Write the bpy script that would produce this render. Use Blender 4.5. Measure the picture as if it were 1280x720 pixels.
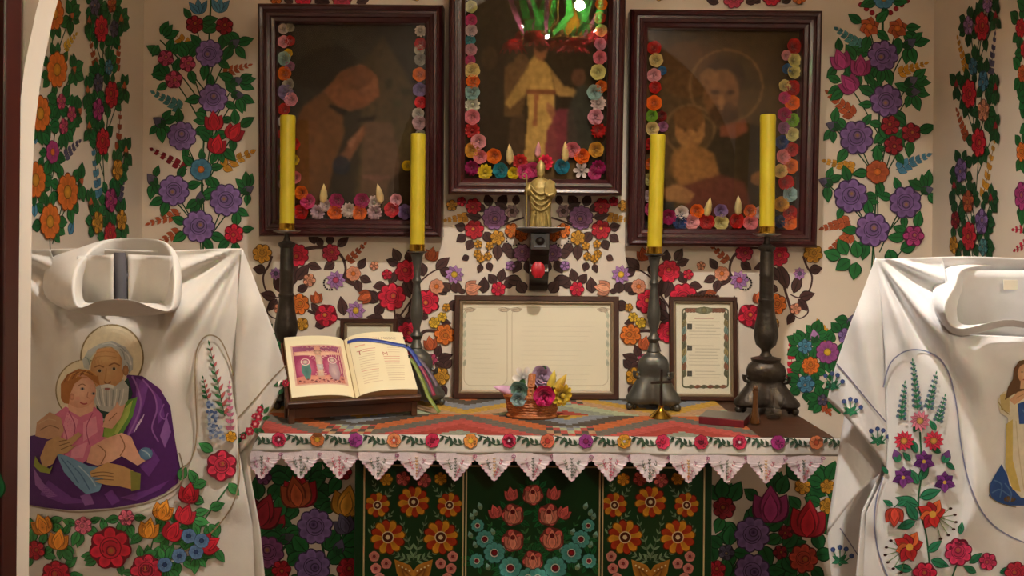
import bpy, bmesh, math, random, cmath
import numpy as np
from mathutils import Matrix, Vector
from mathutils.geometry import tessellate_polygon

for o in list(bpy.data.objects):
    bpy.data.objects.remove(o)
SC = bpy.context.scene
COL = SC.collection
R = math.radians
PI = math.pi

# ------------------------------------------------------------------ camera
FPX = 1100.0            # focal length in pixels of the 1280x720 frame
HC = 1.546              # eye height
HORIZON = 300.0
ROLL = R(0.5)
cam = bpy.data.cameras.new('camera')
cam.sensor_width = 36.0
cam.lens = 36.0 * FPX / 1280.0
cam.shift_y = -(360.0 - HORIZON) / 1280.0
cam.clip_start = 0.05
cam_o = bpy.data.objects.new('camera', cam)
COL.objects.link(cam_o)
cam_o.matrix_world = Matrix.Translation((0, 0, HC)) @ Matrix.Rotation(R(90), 4, 'X') @ Matrix.Rotation(ROLL, 4, 'Z')
SC.camera = cam_o

# ------------------------------------------------------------------ world and view
w = bpy.data.worlds.new('world')
SC.world = w
w.use_nodes = True
w.node_tree.nodes['Background'].inputs[0].default_value = (1.0, 0.86, 0.70, 1)
w.node_tree.nodes['Background'].inputs[1].default_value = 0.02
SC.view_settings.view_transform = 'Standard'
SC.view_settings.look = 'None'
SC.view_settings.gamma = 1.0
SC.view_settings.use_curve_mapping = False
SC.view_settings.exposure = 0.6

LAMP = (0.22, 1.50, 3.10)        # the bulb over the altar space
LAMP_STRENGTH = 1250.0
CHANDELIER_STRENGTH = 820.0

# ------------------------------------------------------------------ pixels to rays
CR, SR = math.cos(ROLL), math.sin(ROLL)
def unroll(u, v):
    dx, dy = u - 640.0, v - HORIZON
    return (dx * CR + dy * SR) / FPX, (-dx * SR + dy * CR) / FPX
def at(u, v, d):
    x, y = unroll(u, v)
    return Vector((x * d, d, HC - y * d))
TABLE_Z = 1.0
def on_table(u, v):
    x, y = unroll(u, v)
    return at(u, v, (HC - TABLE_Z) / y)

# ------------------------------------------------------------------ colour and materials
def lin(c):
    return c / 12.92 if c <= 0.04045 else ((c + 0.055) / 1.055) ** 2.4
def H(s):
    s = s.lstrip('#')
    return tuple(lin(int(s[i:i + 2], 16) / 255.0) for i in (0, 2, 4))
def mul(c, k):
    return tuple(max(0.0, min(1.0, x * k)) for x in c)
def mix(a, b, t):
    return tuple(x * (1 - t) + y * t for x, y in zip(a, b))

MATS = {}
def nodemat(name):
    m = bpy.data.materials.new(name)
    m.use_nodes = True
    MATS[name] = m
    return m, m.node_tree.nodes, m.node_tree.links, m.node_tree.nodes['Principled BSDF']
def mat(name, col, rough=0.5, metal=0.0, vary=0.12, scale=12.0, bump=0.0, bscale=60.0, spec=0.5, stretch=None, coat=0.0):
    m, N, L, P = nodemat(name)
    tc = N.new('ShaderNodeTexCoord')
    mp = N.new('ShaderNodeMapping')
    L.new(tc.outputs['Object'], mp.inputs['Vector'])
    if stretch: mp.inputs['Scale'].default_value = stretch
    nz = N.new('ShaderNodeTexNoise')
    nz.inputs['Scale'].default_value = scale
    nz.inputs['Detail'].default_value = 5
    L.new(mp.outputs[0], nz.inputs['Vector'])
    rp = N.new('ShaderNodeValToRGB')
    rp.color_ramp.elements[0].position = 0.3
    rp.color_ramp.elements[1].position = 0.7
    rp.color_ramp.elements[0].color = (*mul(col, 1 - vary), 1)
    rp.color_ramp.elements[1].color = (*mul(col, 1 + vary), 1)
    L.new(nz.outputs['Fac'], rp.inputs['Fac'])
    L.new(rp.outputs['Color'], P.inputs['Base Color'])
    P.inputs['Roughness'].default_value = rough
    P.inputs['Metallic'].default_value = metal
    P.inputs['Specular IOR Level'].default_value = spec
    P.inputs['Coat Weight'].default_value = coat
    if bump:
        n2 = N.new('ShaderNodeTexNoise')
        n2.inputs['Scale'].default_value = bscale
        n2.inputs['Detail'].default_value = 4
        L.new(mp.outputs[0], n2.inputs['Vector'])
        bp = N.new('ShaderNodeBump')
        bp.inputs['Strength'].default_value = bump
        bp.inputs['Distance'].default_value = 0.004
        L.new(n2.outputs['Fac'], bp.inputs['Height'])
        L.new(bp.outputs['Normal'], P.inputs['Normal'])
    return m
def attr_mat(name, rough=0.6, thread=0.0, spec=0.35, coat=0.0):
    m, N, L, P = nodemat(name)
    a = N.new('ShaderNodeAttribute'); a.attribute_name = 'Col'
    nz = N.new('ShaderNodeTexNoise'); nz.inputs['Scale'].default_value = 90
    tc = N.new('ShaderNodeTexCoord'); L.new(tc.outputs['Object'], nz.inputs['Vector'])
    mr = N.new('ShaderNodeMapRange')
    mr.inputs['To Min'].default_value = 0.82; mr.inputs['To Max'].default_value = 1.14
    L.new(nz.outputs['Fac'], mr.inputs['Value'])
    vm = N.new('ShaderNodeVectorMath'); vm.operation = 'SCALE'
    L.new(a.outputs['Color'], vm.inputs[0]); L.new(mr.outputs[0], vm.inputs['Scale'])
    L.new(vm.outputs[0], P.inputs['Base Color'])
    P.inputs['Roughness'].default_value = rough
    P.inputs['Specular IOR Level'].default_value = spec
    P.inputs['Coat Weight'].default_value = coat
    if thread:
        wv = N.new('ShaderNodeTexWave'); wv.inputs['Scale'].default_value = 320; wv.inputs['Distortion'].default_value = 6
        L.new(tc.outputs['Object'], wv.inputs['Vector'])
        bp = N.new('ShaderNodeBump'); bp.inputs['Strength'].default_value = thread; bp.inputs['Distance'].default_value = 0.001
        L.new(wv.outputs['Fac'], bp.inputs['Height']); L.new(bp.outputs['Normal'], P.inputs['Normal'])
    return m
def objcol_mat(name, rough=0.55, sheen=0.2):
    m, N, L, P = nodemat(name)
    oi = N.new('ShaderNodeObjectInfo')
    nz = N.new('ShaderNodeTexNoise'); nz.inputs['Scale'].default_value = 70
    tc = N.new('ShaderNodeTexCoord'); L.new(tc.outputs['Object'], nz.inputs['Vector'])
    mr = N.new('ShaderNodeMapRange'); mr.inputs['To Min'].default_value = 0.75; mr.inputs['To Max'].default_value = 1.2
    L.new(nz.outputs['Fac'], mr.inputs['Value'])
    vm = N.new('ShaderNodeVectorMath'); vm.operation = 'SCALE'
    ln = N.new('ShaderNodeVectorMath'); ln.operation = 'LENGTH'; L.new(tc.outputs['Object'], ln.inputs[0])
    m3 = N.new('ShaderNodeMapRange'); m3.inputs['From Min'].default_value = 0.25; m3.inputs['From Max'].default_value = 1.0  # crease shade put into the petal colour, deeper towards the flower centre
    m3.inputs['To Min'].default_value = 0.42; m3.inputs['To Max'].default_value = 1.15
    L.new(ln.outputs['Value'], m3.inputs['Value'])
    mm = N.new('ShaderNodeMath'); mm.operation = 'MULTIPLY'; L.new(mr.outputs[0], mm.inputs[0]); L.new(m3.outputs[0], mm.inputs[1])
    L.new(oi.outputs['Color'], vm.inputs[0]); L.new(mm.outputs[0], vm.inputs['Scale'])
    L.new(vm.outputs[0], P.inputs['Base Color'])
    P.inputs['Roughness'].default_value = rough
    P.inputs['Sheen Weight'].default_value = sheen
    return m
def glass_mat(name, tint=(1, 1, 1), rough=0.0, ior=1.5):
    m = bpy.data.materials.new(name); m.use_nodes = True; MATS[name] = m
    N, L = m.node_tree.nodes, m.node_tree.links
    N.clear()
    out = N.new('ShaderNodeOutputMaterial')
    tr = N.new('ShaderNodeBsdfTransparent'); tr.inputs[0].default_value = (*tint, 1)
    gl = N.new('ShaderNodeBsdfGlossy'); gl.inputs['Roughness'].default_value = rough
    # Schlick reflectance, the same from both sides of the pane
    f0 = ((ior-1)/(ior+1))**2
    ge = N.new('ShaderNodeNewGeometry')
    dt = N.new('ShaderNodeVectorMath'); dt.operation = 'DOT_PRODUCT'
    L.new(ge.outputs['Incoming'], dt.inputs[0]); L.new(ge.outputs['Normal'], dt.inputs[1])
    def M(op, a, b=None):
        n = N.new('ShaderNodeMath'); n.operation = op
        for i, x in enumerate((a, b)):
            if x is None: continue
            if isinstance(x, (int, float)): n.inputs[i].default_value = x
            else: L.new(x, n.inputs[i])
        return n.outputs[0]
    fr = M('ADD', M('MULTIPLY', M('POWER', M('SUBTRACT', 1.0, M('ABSOLUTE', dt.outputs['Value'])), 5.0), 1-f0), f0)
    mx = N.new('ShaderNodeMixShader')
    L.new(fr, mx.inputs[0]); L.new(tr.outputs[0], mx.inputs[1]); L.new(gl.outputs[0], mx.inputs[2])
    L.new(mx.outputs[0], out.inputs['Surface'])
    return m
def emit_mat(name, col, strength):
    m, N, L, P = nodemat(name)
    P.inputs['Base Color'].default_value = (*col, 1)
    P.inputs['Emission Color'].default_value = (*col, 1)
    P.inputs['Emission Strength'].default_value = strength
    return m

mat('plaster', H('e9dccb'), 0.85, vary=0.03, scale=4, bump=0.05, bscale=50, spec=0.25)
mat('plaster_outer', H('6e5d4a'), 0.85, vary=0.04, scale=3)
mat('floor', H('6a4a34'), 0.5, vary=0.2, scale=6)
mat('door_wood', H('3c1512'), 0.35, vary=0.25, scale=5, stretch=(6, 6, 0.6))
mat('frame_wood', H('3a1315'), 0.30, vary=0.28, scale=8, bump=0.12, bscale=40, stretch=(4, 4, 4), coat=0.25)
mat('card_wood', H('402012'), 0.4, vary=0.25, scale=14)
mat('card_inner', H('8d7a60'), 0.4, vary=0.15, scale=14, metal=0.2)
mat('wood', H('4a2c1a'), 0.45, vary=0.3, scale=7, stretch=(1, 6, 6), bump=0.1)
mat('dark_wood', H('21120f'), 0.35, vary=0.25, scale=9)
mat('green_paint', H('0c3d1c'), 0.32, vary=0.12, scale=5, bump=0.05)
mat('cream_line', H('d8c294'), 0.5, vary=0.08)
mat('linen', H('d4cec6'), 0.85, vary=0.03, scale=30, bump=0.06, bscale=300, spec=0.2)
mat('linen_right', H('eeeef0'), 0.8, vary=0.03, scale=30, bump=0.06, bscale=300, spec=0.2)
mat('lace', H('eadbe0'), 0.85, vary=0.06, scale=80, bump=0.3, bscale=500)
mat('lace_edge', H('e4b8c8'), 0.8, vary=0.1, scale=90)
mat('pewter', H('55544e'), 0.42, metal=0.55, vary=0.25, scale=18, bump=0.15, bscale=60)
mat('bronze', H('3b342c'), 0.42, metal=0.55, vary=0.35, scale=26, bump=0.5, bscale=70)
mat('brass', H('c79a3a'), 0.25, metal=1.0, vary=0.12, scale=20)
mat('silver', H('9a968c'), 0.3, metal=0.9, vary=0.12, scale=20)
mat('gold', H('a08a4e'), 0.45, metal=0.35, vary=0.2, scale=60, bump=0.25, bscale=120)
mat('paper', H('f3ecda'), 0.7, vary=0.03, scale=9, spec=0.3)
mat('page', H('f0e3bd'), 0.7, vary=0.03, scale=12, spec=0.25)
mat('page_edge', H('a58a60'), 0.7, vary=0.12, scale=60, stretch=(1, 1, 40))
mat('mat_board', H('cfc4ab'), 0.7, vary=0.04)
mat('book_cover', H('5a2c18'), 0.45, vary=0.2, scale=20)
mat('red_leather', H('6b1822'), 0.45, vary=0.15, scale=30, bump=0.2)
mat('grey_cover', H('5b524a'), 0.3, vary=0.12, scale=30)
mat('wicker', H('a8622f'), 0.5, vary=0.3, scale=60, bump=0.5, bscale=200)
mat('stand_metal', H('6d6a70'), 0.5, metal=0.2, vary=0.1)
mat('ribbon_blue', H('33489a'), 0.45, vary=0.08); mat('ribbon_green', H('7c8a3c'), 0.45, vary=0.1)
mat('ribbon_red', H('97304a'), 0.45, vary=0.1); mat('ribbon_grey', H('6b5866'), 0.45, vary=0.1)
mat('amber_liquid', H('5d3a1c'), 0.2, vary=0.1, coat=0.6)
mat('lamp_metal', H('8a6a30'), 0.35, metal=0.9)
attr_mat('paint', 0.6); attr_mat('gloss_paint', 0.35); attr_mat('thread', 0.6, thread=0.35)
attr_mat('picture', 0.75, spec=0.2); attr_mat('wool', 0.95, thread=0.5, spec=0.1)
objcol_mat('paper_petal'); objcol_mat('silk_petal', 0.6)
glass_mat('frame_glass', (0.97, 0.96, 0.94)); glass_mat('side_glass', (0.97, 0.96, 0.94), 0.0, 1.36); glass_mat('cruet_glass', (0.95, 0.95, 0.93), 0.02, 1.7); glass_mat('card_glass', (0.98, 0.98, 0.96), 0.32, 1.42)
emit_mat('bulb', (1.0, 0.94, 0.86), LAMP_STRENGTH)
emit_mat('chandelier_bulb', (1.0, 0.84, 0.64), CHANDELIER_STRENGTH)
# candle wax
m_, N_, L_, P_ = nodemat('wax')
tc_ = N_.new('ShaderNodeTexCoord'); nz_ = N_.new('ShaderNodeTexNoise'); nz_.inputs['Scale'].default_value = 9
L_.new(tc_.outputs['Object'], nz_.inputs['Vector'])
rp_ = N_.new('ShaderNodeValToRGB')
rp_.color_ramp.elements[0].color = (*H('c2a81e'), 1); rp_.color_ramp.elements[1].color = (*H('d8c630'), 1)
L_.new(nz_.outputs['Fac'], rp_.inputs['Fac']); L_.new(rp_.outputs[0], P_.inputs['Base Color'])
P_.inputs['Roughness'].default_value = 0.4
P_.inputs['Subsurface Weight'].default_value = 0.25
P_.inputs['Subsurface Radius'].default_value = (0.02, 0.012, 0.004)

# ------------------------------------------------------------------ object helpers
def tag(o, label=None, cat=None, group=None, kind=None):
    if label: o['label'] = label
    if cat: o['category'] = cat
    if group: o['group'] = group
    if kind: o['kind'] = kind
    return o
def empty(name, loc=(0, 0, 0), rot=(0, 0, 0), label=None, cat=None, group=None, kind=None):
    o = bpy.data.objects.new(name, None)
    COL.objects.link(o)
    o.location = loc; o.rotation_euler = rot
    o.empty_display_size = 0.05
    return tag(o, label, cat, group, kind)
def link_mesh(name, me, material, parent=None, world=False):
    o = bpy.data.objects.new(name, me)
    COL.objects.link(o)
    if material and not me.materials: me.materials.append(MATS[material])
    if parent is not None:
        o.parent = parent
        if world:       # geometry was given in world coordinates
            o.matrix_parent_inverse = (Matrix.Translation(parent.location) @ parent.rotation_euler.to_matrix().to_4x4()).inverted()
    return o

class MB:
    def __init__(s): s.v = []; s.f = []
    def add(s, vs, fs):
        b = len(s.v)
        s.v += [tuple(p) for p in vs]
        s.f += [tuple(i + b for i in q) for q in fs]
        return s
    def box(s, a, b):
        (x0, y0, z0), (x1, y1, z1) = a, b
        return s.add([(x0,y0,z0),(x1,y0,z0),(x1,y1,z0),(x0,y1,z0),(x0,y0,z1),(x1,y0,z1),(x1,y1,z1),(x0,y1,z1)],
                     [(3,2,1,0),(4,5,6,7),(0,1,5,4),(1,2,6,5),(2,3,7,6),(3,0,4,7)])
    def loft(s, rings, close=True, cap=True):
        n = len(rings[0]); vs = [p for r in rings for p in r]; fs = []
        for i in range(len(rings) - 1):
            for j in range(n if close else n - 1):
                k = (j + 1) % n
                fs.append((i*n+j, i*n+k, (i+1)*n+k, (i+1)*n+j))
        if cap and close:
            fs.append(tuple(reversed(range(n))))
            fs.append(tuple((len(rings)-1)*n + j for j in range(n)))
        return s.add(vs, fs)
    def lathe(s, prof, n=20, c=(0, 0), lobes=0, amp=0.0, ph=0.0, sx=1.0, sy=1.0):
        rings = []
        for r, z in prof:
            a = amp(z) if callable(amp) else amp
            rings.append([(c[0] + sx*r*(1+a*math.cos(lobes*(t)+ph))*math.cos(t), c[1] + sy*r*(1+a*math.cos(lobes*(t)+ph))*math.sin(t), z)
                          for t in (2*PI*k/n for k in range(n))])
        return s.loft(rings)
    def tube(s, pts, r, n=8):
        pts = [Vector(p) for p in pts]
        rings = []
        for i, p in enumerate(pts):
            d = (pts[min(i+1, len(pts)-1)] - pts[max(i-1, 0)]).normalized()
            up = Vector((0, 0, 1)) if abs(d.z) < 0.9 else Vector((0, 1, 0))
            a = d.cross(up).normalized(); b = a.cross(d)
            rr = r[i] if isinstance(r, (list, tuple)) else r
            rings.append([p + a*rr*math.cos(2*PI*k/n) + b*rr*math.sin(2*PI*k/n) for k in range(n)])
        return s.loft(rings)
    def sphere(s, c, r, n=12, m=8, sc=(1, 1, 1)):
        rings = []
        for i in range(m + 1):
            t = PI*(i+0.02)/(m+0.04)
            rings.append([(c[0]+sc[0]*r*math.sin(t)*math.cos(2*PI*k/n), c[1]+sc[1]*r*math.sin(t)*math.sin(2*PI*k/n), c[2]-sc[2]*r*math.cos(t)) for k in range(n)])
        return s.loft(rings)
    def grid(s, fn, nu, nv):
        vs = [fn(i/nu, j/nv) for j in range(nv+1) for i in range(nu+1)]
        fs = [(j*(nu+1)+i, j*(nu+1)+i+1, (j+1)*(nu+1)+i+1, (j+1)*(nu+1)+i) for j in range(nv) for i in range(nu)]
        return s.add(vs, fs)
    def mesh(s, name, smooth=True, angle=40):
        me = bpy.data.meshes.new(name)
        me.from_pydata(s.v, [], s.f)
        bm = bmesh.new(); bm.from_mesh(me)
        bmesh.ops.recalc_face_normals(bm, faces=bm.faces)
        for e in bm.edges:
            e.smooth = not (len(e.link_faces) == 2 and e.calc_face_angle(0) > R(angle))
        for f in bm.faces: f.smooth = smooth
        bm.to_mesh(me); bm.free()
        return me
    def build(s, name, material, parent=None, world=False, smooth=True, angle=40, bevel=0.0):
        o = link_mesh(name, s.mesh(name, smooth, angle), material, parent, world)
        if bevel:
            b = o.modifiers.new('bevel', 'BEVEL'); b.width = bevel; b.segments = 2; b.limit_method = 'ANGLE'
        return o
def box(name, a, b, material, parent=None, world=False, bevel=0.0):
    return MB().box(a, b).build(name, material, parent, world, smooth=False, bevel=bevel)

# ------------------------------------------------------------------ the paint brush: flat shapes laid on any surface
class Paint:
    """Shapes are given in photograph pixels and laid on a surface by `surf(u, v, off)`.  Later layers lie a hair prouder."""
    def __init__(s, surf, seed=1, sx=1.0, eps=0.8e-5, base=0.0003, sub=0, step=0.0):
        s.surf, s.sx, s.eps, s.base, s.sub = surf, sx, eps, base, sub
        s.step = step; s.shapes = []; s.rnd = random.Random(seed); s.grp = 0; s.names = {0: None}; s.blooms = []; s.cyc = 0
    def begin(s, name):
        k = len(s.names); s.names[k] = name; s.grp = k
    def end(s): s.grp = 0
    def poly(s, pts, cin, cout=None, layer=1, c=None, star=True):
        cout = cout or cin
        s.cyc += 1
        s.shapes.append((layer, s.cyc, s.grp, pts, c, cin, cout, star))
    def shape(s, x, y, zs, cin, cout=None, layer=1, ang=0.0, c0=0j):
        r = cmath.exp(1j*R(ang))
        q = [z*r for z in zs]
        s.poly([(x + s.sx*z.real, y - z.imag) for z in q], cin, cout, layer, (x + s.sx*(c0*r).real, y - (c0*r).imag))
    def disc(s, x, y, r, cin, cout=None, layer=2, n=12, ry=None, ang=0):
        ry = ry or r
        s.shape(x, y, [complex(r*math.cos(2*PI*k/n), ry*math.sin(2*PI*k/n)) for k in range(n)], cin, cout, layer, ang)
    def ring(s, x, y, rx, ry, wd, col, layer=2, a0=0, a1=360, n=28, ang=0):
        pts = []
        r = cmath.exp(1j*R(ang))
        for k in range(n+1):
            t = R(a0 + (a1-a0)*k/n)
            z = complex(rx*math.cos(t), ry*math.sin(t))*r
            pts.append((x + s.sx*z.real, y - z.imag))
        s.stem(pts, wd, col, layer, smooth=False)
    def stem(s, pts, wd, col, layer=0, smooth=True, w1=None):
        w1 = wd if w1 is None else w1
        if smooth and len(pts) > 2:
            out = []
            P = [pts[0]] + list(pts) + [pts[-1]]
            for i in range(1, len(P)-2):
                for k in range(6):
                    t = k/6.0
                    out.append(tuple(0.5*((2*P[i][a]) + (-P[i-1][a]+P[i+1][a])*t + (2*P[i-1][a]-5*P[i][a]+4*P[i+1][a]-P[i+2][a])*t*t + (-P[i-1][a]+3*P[i][a]-3*P[i+1][a]+P[i+2][a])*t**3) for a in (0, 1)))
            out.append(tuple(pts[-1])); pts = out
        n = len(pts); Lf = []; Rt = []
        for i, (x, y) in enumerate(pts):
            x0, y0 = pts[max(i-1, 0)]; x1, y1 = pts[min(i+1, n-1)]
            dx, dy = x1-x0, y1-y0; l = math.hypot(dx, dy) or 1
            h = 0.5*(wd + (w1-wd)*i/max(1, n-1))
            Lf.append((x - dy/l*h, y + dx/l*h)); Rt.append((x + dy/l*h, y - dx/l*h))
        s.cyc += 1
        s.shapes.append((layer, s.cyc, s.grp, (Lf, Rt), None, col, col, 'strip'))
    def leaf(s, x, y, ang, L, W, col, vein=True, layer=1, outline=True):
        n = 7
        def outl(k):
            up = [complex(L*t, k*W*0.5*math.sin(PI*t**0.8)**1.05 if 0 < t < 1 else 0) for t in (i/n for i in range(n+1))]
            return up + [z.conjugate() for z in reversed(up[1:-1])]
        v = s.rnd.uniform(0.8, 1.25)
        if outline: s.shape(x, y, [z*1.06 - 0.03*L for z in outl(1.16)], mul(col, 0.34), None, layer, ang, 0.5*L+0j)
        s.shape(x, y, outl(1.0), mul(col, 0.75*v), mul(col, 1.15*v), layer, ang, 0.42*L+0j)
        if vein and L > 9:
            r = cmath.exp(1j*R(ang)); a, b = 0.08*L*r, 0.8*L*r
            s.stem([(x+s.sx*a.real, y-a.imag), (x+s.sx*b.real, y-b.imag)], max(0.7, 0.05*L), mul(col, 0.35), layer, False, 0.3)
    def sprig(s, x0, y0, x1, y1, n, L, W, col, col2=None, stem=None, layer=1, spread=48):
        stem = stem or mul(col, 0.5)
        s.stem([(x0, y0), (x1, y1)], 1.2, stem, layer, False, 0.6)
        a = math.degrees(math.atan2(-(y1-y0), (x1-x0)/s.sx))
        for i in range(n):
            t = (i+0.3)/n
            k = 1 - 0.55*t
            x, y = x0+(x1-x0)*t, y0+(y1-y0)*t
            for sd in (-1, 1):
                s.leaf(x, y, a + sd*spread*(1-0.3*t), L*k, W*k, col if (sd > 0 or not col2) else col2, False, layer)
        s.leaf(x1, y1, a, L*0.6, W*0.5, col, False, layer)
    def _b(s, x, y, r, named='painted_flower'):
        s.blooms.append((x, y, r))
        if named: s.begin(named)
    def rose(s, x, y, r, col, lobes=8, ang=None, heart='ochre', named='painted_flower', cup=True):
        """full scalloped bloom with an inner bowl"""
        s._b(x, y, r, named)
        ang = s.rnd.uniform(0, 360) if ang is None else ang
        dk = mul(col, 0.3)
        n = lobes*6
        s.shape(x, y, [r*(0.93+0.12*abs(math.cos(lobes*PI*k/n)))*cmath.exp(2j*PI*k/n) for k in range(n)], dk, dk, 3, ang)
        for k in range(lobes):
            a = 360.0*k/lobes
            z = 0.66*r*cmath.exp(1j*R(ang+a))
            px, py = x + s.sx*z.real, y - z.imag
            q = [complex(0.33*r*math.cos(2*PI*j/10), 0.34*r*math.sin(2*PI*j/10)*0.82) for j in range(10)]
            v = s.rnd.uniform(0.85, 1.2)
            s.shape(px, py, q, mul(col, 0.8*v), mul(col, 1.3*v), 3, ang+a)
        if r > 6:
            s.disc(x, y, 0.54*r, dk, dk, 3, 14)
            s.disc(x, y, 0.49*r, mul(col, 0.62), mul(col, 1.12), 3, 14)
            z = 0.14*r*cmath.exp(1j*R(ang+40))
            s.disc(x+s.sx*z.real, y-z.imag, 0.27*r, dk, dk, 3, 10)
            s.disc(x+s.sx*z.real, y-z.imag, 0.2*r, mul(H('b8862c'), 0.8) if heart == 'ochre' else heart, mul(col, 0.9), 3, 10)
            if cup: s.ring(x, y, 0.4*r, 0.36*r, max(0.7, 0.06*r), dk, 3, ang+150, ang+330, 12)
        else:
            s.disc(x, y, 0.3*r, dk, mul(col, 0.6), 3, 8)
        s.end()
    def daisy(s, x, y, r, n, col, cc, pointed=True, ang=0, col2=None, named='painted_flower', hub=0.3):
        s._b(x, y, r, named)
        for k in range(n):
            a = ang + 360.0*k/n
            c = col2 if (col2 and k % 2) else col
            W = min(2*PI*r/n*0.8, 0.9*r)
            if pointed: s.leaf(x, y, a, r, W, c, False, 3)
            else:
                q = []
                for j in range(9):
                    t = -PI/2 + PI*j/8
                    q.append(complex(0.68*r + 0.32*r*math.cos(t), 0.5*W*math.sin(t)*1.15))
                q = [0.12*r+0j] + q
                s.shape(x, y, [z*1.08 for z in q], mul(c, 0.3), None, 3, a, 0.6*r+0j)
                s.shape(x, y, q, mul(c, 0.7), mul(c, 1.15), 3, a, 0.4*r+0j)
        s.disc(x, y, hub*r*1.2, mul(cc, 0.3), None, 3, 10)
        s.disc(x, y, hub*r, mul(cc, 1.2), mul(cc, 0.8), 3, 10)
        s.end()
    def tulip(s, x, y, r, ang, col, named='painted_flower', n=3):
        s._b(x, y, r, named)
        z = -r*cmath.exp(1j*R(ang)); bx, by = x+s.sx*z.real, y-z.imag
        for a, k in ((-30, 0.95), (30, 0.95), (0, 1.1)):
            s.leaf(bx, by, ang+a, 2*r*k, r*1.15, mul(col, 1.25 if a == 0 else 0.85), False, 3)
        s.disc(bx+s.sx*(0.55*r*cmath.exp(1j*R(ang))).real, by-(0.55*r*cmath.exp(1j*R(ang))).imag, 0.55*r, mul(col, 0.8), mul(col, 1.05), 3, 10)
        s.leaf(bx+s.sx*0, by, ang, 1.7*r, r*0.8, mul(col, 1.3), False, 3)
        s.end()
    def bud(s, x, y, r, ang, col, gcol, named=None):
        s.blooms.append((x, y, r*0.6))
        z = -r*cmath.exp(1j*R(ang)); bx, by = x+s.sx*z.real, y-z.imag
        s.leaf(bx, by, ang, 2.1*r, 1.25*r, col, False, 2)
        s.leaf(bx, by, ang+24, 1.2*r, 0.6*r, gcol, False, 2); s.leaf(bx, by, ang-24, 1.2*r, 0.6*r, gcol, False, 2)
    def fill_leaves(s, col, L, W, tries=5, bounds=None, spread=None):
        bl = list(s.blooms)
        for (x, y, r) in list(bl):
            if r < 4: continue
            for k in range(tries):
                a = s.rnd.uniform(0, 360)
                for _ in range(6):
                    ok = True
                    for t in (0.45, 1.0):
                        d = (r*0.85 + L*t)
                        px, py = x + s.sx*d*math.cos(R(a)), y - d*math.sin(R(a))
                        for (bx, by, br) in bl:
                            if math.hypot((px-bx)/s.sx, py-by) < br*0.95: ok = False; break
                        if bounds and not (bounds[0] < px < bounds[2] and bounds[1] < py < bounds[3]): ok = False
                        if not ok: break
                    if ok: break
                    a += 47
                if ok:
                    z = 0.85*r*cmath.exp(1j*R(a))
                    lx, ly = x+s.sx*z.real, y-z.imag
                    k2 = s.rnd.uniform(0.8, 1.15)
                    s.leaf(lx, ly, a + s.rnd.uniform(-18, 18), L*k2, W*k2, col)
                    e = 0.9*L*cmath.exp(1j*R(a))
                    bl.append((lx+s.sx*0.6*e.real, ly-0.6*e.imag, W*0.42))
    def build(s, name, material, parent, world=True):
        order = sorted(s.shapes, key=lambda q: (q[0], q[1]))
        meshes = {}
        for i, (layer, cy, grp, pts, c, cin, cout, star) in enumerate(order):
            off = s.base + i*s.eps + layer*s.step
            V, F, C = meshes.setdefault(grp, ([], [], []))
            if star == 'strip':
                Lf, Rt = pts
                p2 = [q for ab in zip(Lf, Rt) for q in ab]; cc = [cin]*len(p2)
                tr = []
                for k in range(len(Lf)-1): tr += [(2*k, 2*k+1, 2*k+3), (2*k, 2*k+3, 2*k+2)]
            elif star:
                if c is None: c = (sum(p[0] for p in pts)/len(pts), sum(p[1] for p in pts)/len(pts))
                p2 = [c] + list(pts); cc = [cin] + [cout]*len(pts)
                tr = [(0, k+1, (k+1) % len(pts)+1) for k in range(len(pts))]
            else:
                p2 = list(pts); cc = [cin if (k % 2) else cout for k in range(len(p2))]
                tr = tessellate_polygon([[Vector((p[0], p[1], 0)) for p in p2]])
            if s.sub:
                n = 1
                for t in tr:
                    for a, b in ((0, 1), (1, 2), (2, 0)):
                        n = max(n, math.ceil(math.hypot(p2[t[a]][0]-p2[t[b]][0], p2[t[a]][1]-p2[t[b]][1])/s.sub))
                n = min(n, 40)
                if n > 1:
                    q2, qc, qt = [], [], []
                    for t in tr:
                        idx = {}
                        for a in range(n+1):
                            for b in range(n+1-a):
                                wa, wb = a/n, b/n; wc = 1-wa-wb
                                idx[a, b] = len(q2)
                                q2.append(tuple(wa*p2[t[0]][k]+wb*p2[t[1]][k]+wc*p2[t[2]][k] for k in (0, 1)))
                                qc.append(tuple(wa*cc[t[0]][k]+wb*cc[t[1]][k]+wc*cc[t[2]][k] for k in (0, 1, 2)))
                        for a in range(n):
                            for b in range(n-a):
                                qt.append((idx[a, b], idx[a+1, b], idx[a, b+1]))
                                if a+b < n-1: qt.append((idx[a+1, b], idx[a+1, b+1], idx[a, b+1]))
                    p2, cc, tr = q2, qc, qt
            b = len(V)
            V += [tuple(s.surf(p[0], p[1], off)) for p in p2]
            C += cc
            F += [tuple(k+b for k in t) for t in tr]
        base = None
        for grp in sorted(meshes):
            V, F, C = meshes[grp]
            me = bpy.data.meshes.new(s.names[grp] or name)
            me.from_pydata(V, [], F)
            ca = me.color_attributes.new('Col', 'FLOAT_COLOR', 'POINT')
            ca.data.foreach_set('color', np.array([(r, g, b_, 1.0) for r, g, b_ in C], dtype=np.float32).ravel())
            p = parent if (grp == 0 or base is None) else base
            o = link_mesh(s.names[grp] or name, me, material)
            if grp == 0:
                base = o
                o.parent = parent
            else: o.parent = p
            # every matrix here is world space: undo the root's transform once
            if parent is not None and world and p is parent:
                o.matrix_parent_inverse = (Matrix.Translation(parent.location) @ parent.rotation_euler.to_matrix().to_4x4()).inverted()
        return base

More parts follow.
